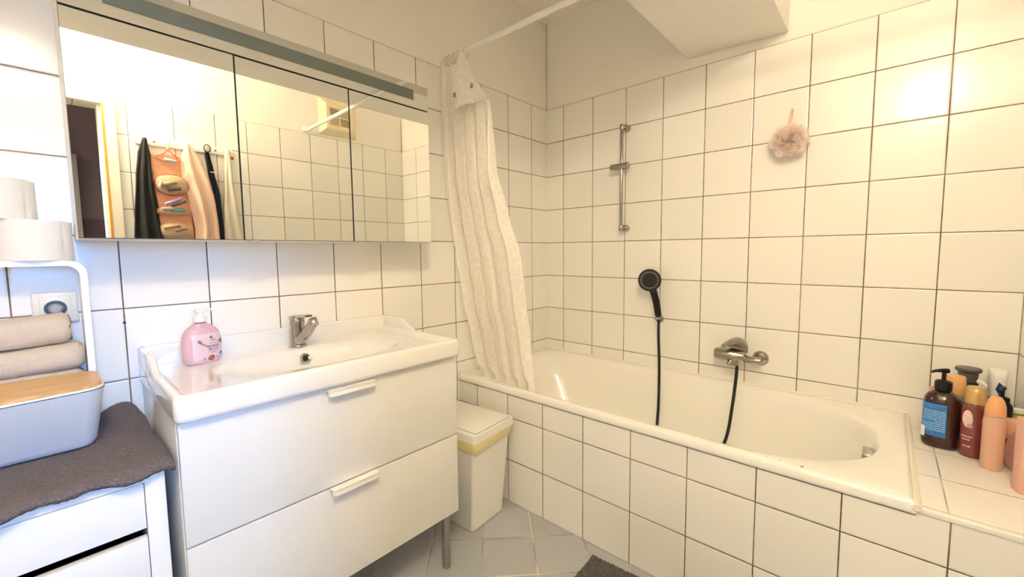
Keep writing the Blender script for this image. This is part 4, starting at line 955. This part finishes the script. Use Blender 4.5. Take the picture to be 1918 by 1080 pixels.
def drape(name, rows, nf, amp, m, label, cat, y0=YB + .036, seed=0, bottom=.95, thick=.02, parent=None, uvx=0):
    """rows: (z, xl, xr); closed folded cloth hanging"""
    bm = bmn(); rows = sorted(rows, reverse=True); rings = []; NZ = 60; N = 44
    zt, zb = rows[0][0], rows[-1][0]
    for k in range(NZ + 1):
        z = zt + (zb - zt) * k / NZ; xl, xr = interp(rows, z); am = amp * min(1, .15 + k / NZ * 2.2)
        fr, bk = [], []
        for i in range(N + 1):
            u = i / N; x = xl + (xr - xl) * u; f = math.sin(u * PI * nf + seed + 1.2 * math.sin(z * 5 + seed)) + .6 * noise.noise(Vector((u * 3.5, z * 7, seed * 3.1)))
            dpt = thick * math.sin(PI * min(1, max(0, u))) ** .5
            fr.append((x, max(y0 + dpt + am * (f + .6), YB + .004), z)); bk.append((x, max(y0 - .01 + am * .3 * (f + .6), YB + .003), z))
        rings.append(fr + bk[::-1])
    loft(bm, rings)
    o = obj(name, bm, m, parent, angle=3)
    if parent is None: tag(o, label, cat)
    return o
M_bt = mat('black speckled cloth', (.018, .018, .02), .9, var=.6, vscale=300, bump=.002, bscale=150)
drape('dark_towel', [(1.790, -1.708, -1.690), (1.70, -1.732, -1.676), (1.58, -1.746, -1.676), (1.38, -1.762, -1.655), (1.25, -1.772, -1.636), (.95, -1.785, -1.625)], 5, .012, M_bt, 'black towel hanging on the leftmost hook of the white rail', 'towel', seed=1)
M_rose = mat('pale rose cloth', (.80, .58, .47), .9, bump=.002, bscale=60)
drape('bathrobe', [(1.793, -1.518, -1.500), (1.70, -1.545, -1.440), (1.60, -1.545, -1.415), (1.45, -1.520, -1.392), (1.30, -1.50, -1.382), (1.0, -1.52, -1.37)], 4, .016, M_rose, 'pale rose bathrobe on the middle hook of the rail', 'bathrobe', seed=4, thick=.03)
drape('black_strap', [(1.760, -1.430, -1.405), (1.65, -1.418, -1.388), (1.50, -1.393, -1.362), (1.25, -1.376, -1.355), (1.05, -1.38, -1.352)], 2, .003, M_black, 'long black strap with a ring end on the fourth hook', 'strap', seed=2, thick=.006)
so_ = bpy.data.objects['black_strap']
bm = bmn(); tube(bm, [(-1.4165 + .0165 * math.cos(a), YB + .047, 1.781 + .022 * math.sin(a)) for a in [2 * PI * k / 28 for k in range(28)]], .0045, 8, closed=True, flat=.6); rg = obj('strap_ring', bm, M_black, so_, world=False)
bm = bmn(); rbox(bm, -1.409, -1.375, YB + .052, YB + .056, 1.640, 1.645); obj('silver_band', bm, M_white, so_, world=False)
M_lin = mat('natural white linen', (.72, .68, .58), .95, bump=.002, bscale=200)
wc = drape('white_cloth', [(1.792, -1.325, -1.300), (1.73, -1.330, -1.296), (1.60, -1.338, -1.290), (1.40, -1.350, -1.272), (1.25, -1.356, -1.256), (1.0, -1.36, -1.24)], 3, .006, M_lin, 'off white cloth with red tag on the rightmost hook', 'towel', seed=6)
bm = bmn(); rbox(bm, -1.298, -1.283, YB + .045, YB + .048, 1.735, 1.750, r=.0008); obj('red_tag', bm, mat('red tag', (.45, .02, .02), .5), wc, world=False)
# toiletry organiser on a hanger
og = thing('hanging_organizer', 'peach toiletry organiser with filled mesh pockets on the second hook', 'organiser', (-1.60, YB + .03, 1.45))
M_og = mat('peach fabric', (.78, .42, .26), .8, var=.15, vscale=40); M_ogr = mat('red piping', (.50, .03, .04), .6)
drape('organizer_body', [(1.715, -1.685, -1.530), (1.66, -1.692, -1.530), (1.60, -1.675, -1.525), (1.40, -1.665, -1.510), (1.25, -1.690, -1.506), (1.0, -1.69, -1.505)], 3, .003, M_og, '', '', y0=YB + .030, seed=9, thick=.015, parent=og)
bm = bmn(); tube(bm, smooth_path([(-1.606, YB + .046, 1.800), (-1.594, YB + .046, 1.790), (-1.600, YB + .045, 1.765), (-1.603, YB + .045, 1.742)], 6), .0022, 6); obj('hanger_hook', bm, M_white, og)
bm = bmn()
for pth in ([(-1.603, .048, 1.742), (-1.625, .050, 1.715), (-1.660, .052, 1.692), (-1.61, .054, 1.676), (-1.552, .052, 1.690), (-1.580, .050, 1.720), (-1.603, .048, 1.742)],): 
    tube(bm, smooth_path([(x, YB + y, z) for x, y, z in pth], 6), .004, 6)
obj('hanger', bm, mat('coral hanger', (.80, .18, .12), .35), og)
def pocket(cx, cz, w_, h_, m, dep=.035):
    bm = bmn(); rings = []
    for k in range(9):
        t_ = k / 8; s_ = math.cos(t_ * PI / 2); rings.append([(cx + w_ / 2 * s_ * math.cos(a), YB + .048 + dep * math.sin(t_ * PI / 2), cz + h_ / 2 * s_ * math.copysign(abs(math.sin(a)) ** .7, math.sin(a))) for a in [2 * PI * i / 24 for i in range(24)]])
    loft(bm, rings[:-1] + [[(cx + .001 * math.cos(a), YB + .048 + dep, cz + .001 * math.sin(a)) for a in [2 * PI * i / 24 for i in range(24)]]]); return obj('pocket', bm, m, og)
M_net = mat('beige mesh pocket', (.52, .38, .24), .6, var=.3, vscale=50)
for cz, hh in ((1.545, .115), (1.395, .05), (1.285, .095)):
    p_ = pocket(-1.595, cz, .150, hh, M_net)
    bm = bmn(); tube(bm, [(-1.595 + .076 * math.cos(a), YB + .050, cz + hh / 2 * math.sin(a)) for a in [2 * PI * k / 30 for k in range(30)]], .004, 6, closed=True); obj('piping', bm, M_ogr if cz > 1.5 else M_og, p_)
items = [((-1.650, 1.300), (-1.575, 1.318), .010, (.50, .30, .22)), ((-1.60, 1.285), (-1.545, 1.300), .009, (.30, .20, .16)), ((-1.655, 1.520), (-1.645, 1.560), .009, (.55, .50, .45)), ((-1.635, 1.430), (-1.560, 1.470), .011, (.45, .25, .55)), ((-1.61, 1.425), (-1.54, 1.455), .009, (.08, .08, .09)), ((-1.655, 1.405), (-1.60, 1.408), .010, (.45, .42, .40)), ((-1.60, 1.402), (-1.548, 1.405), .010, (.12, .32, .36)),
         ((-1.62, 1.515), (-1.56, 1.525), .012, (.10, .10, .10)), ((-1.64, 1.54), (-1.58, 1.56), .012, (.40, .33, .20)), ((-1.625, 1.680), (-1.575, 1.672), .012, (.45, .48, .60))]
for i, ((xa, za), (xb, zb), r_, c_) in enumerate(items):
    bm = bmn(); cyl(bm, (xa, YB + .078 + .004 * (i % 3), za), (xb, YB + .082, zb), r_, r_ * .8, bev=.003)
    o = obj('toiletry_tube', bm, mat('toiletry %d' % i, c_, .4)); nm = ('brick brown', 'dark brown', 'off white', 'lilac', 'black', 'grey', 'teal', 'black', 'olive', 'pale blue')[i]
    pos = ('lying higher in the lowest pocket', 'lying lower in the lowest pocket', 'standing at the left of the upper pocket', 'slanting above the middle pocket', 'lying across the middle pocket', 'lying left in the middle pocket', 'lying right in the middle pocket', 'low in the upper pocket', 'higher in the upper pocket', 'under the coral hanger')[i]
    tag(o, nm + ' toiletry tube ' + pos + ' of the peach organiser', 'toiletry')
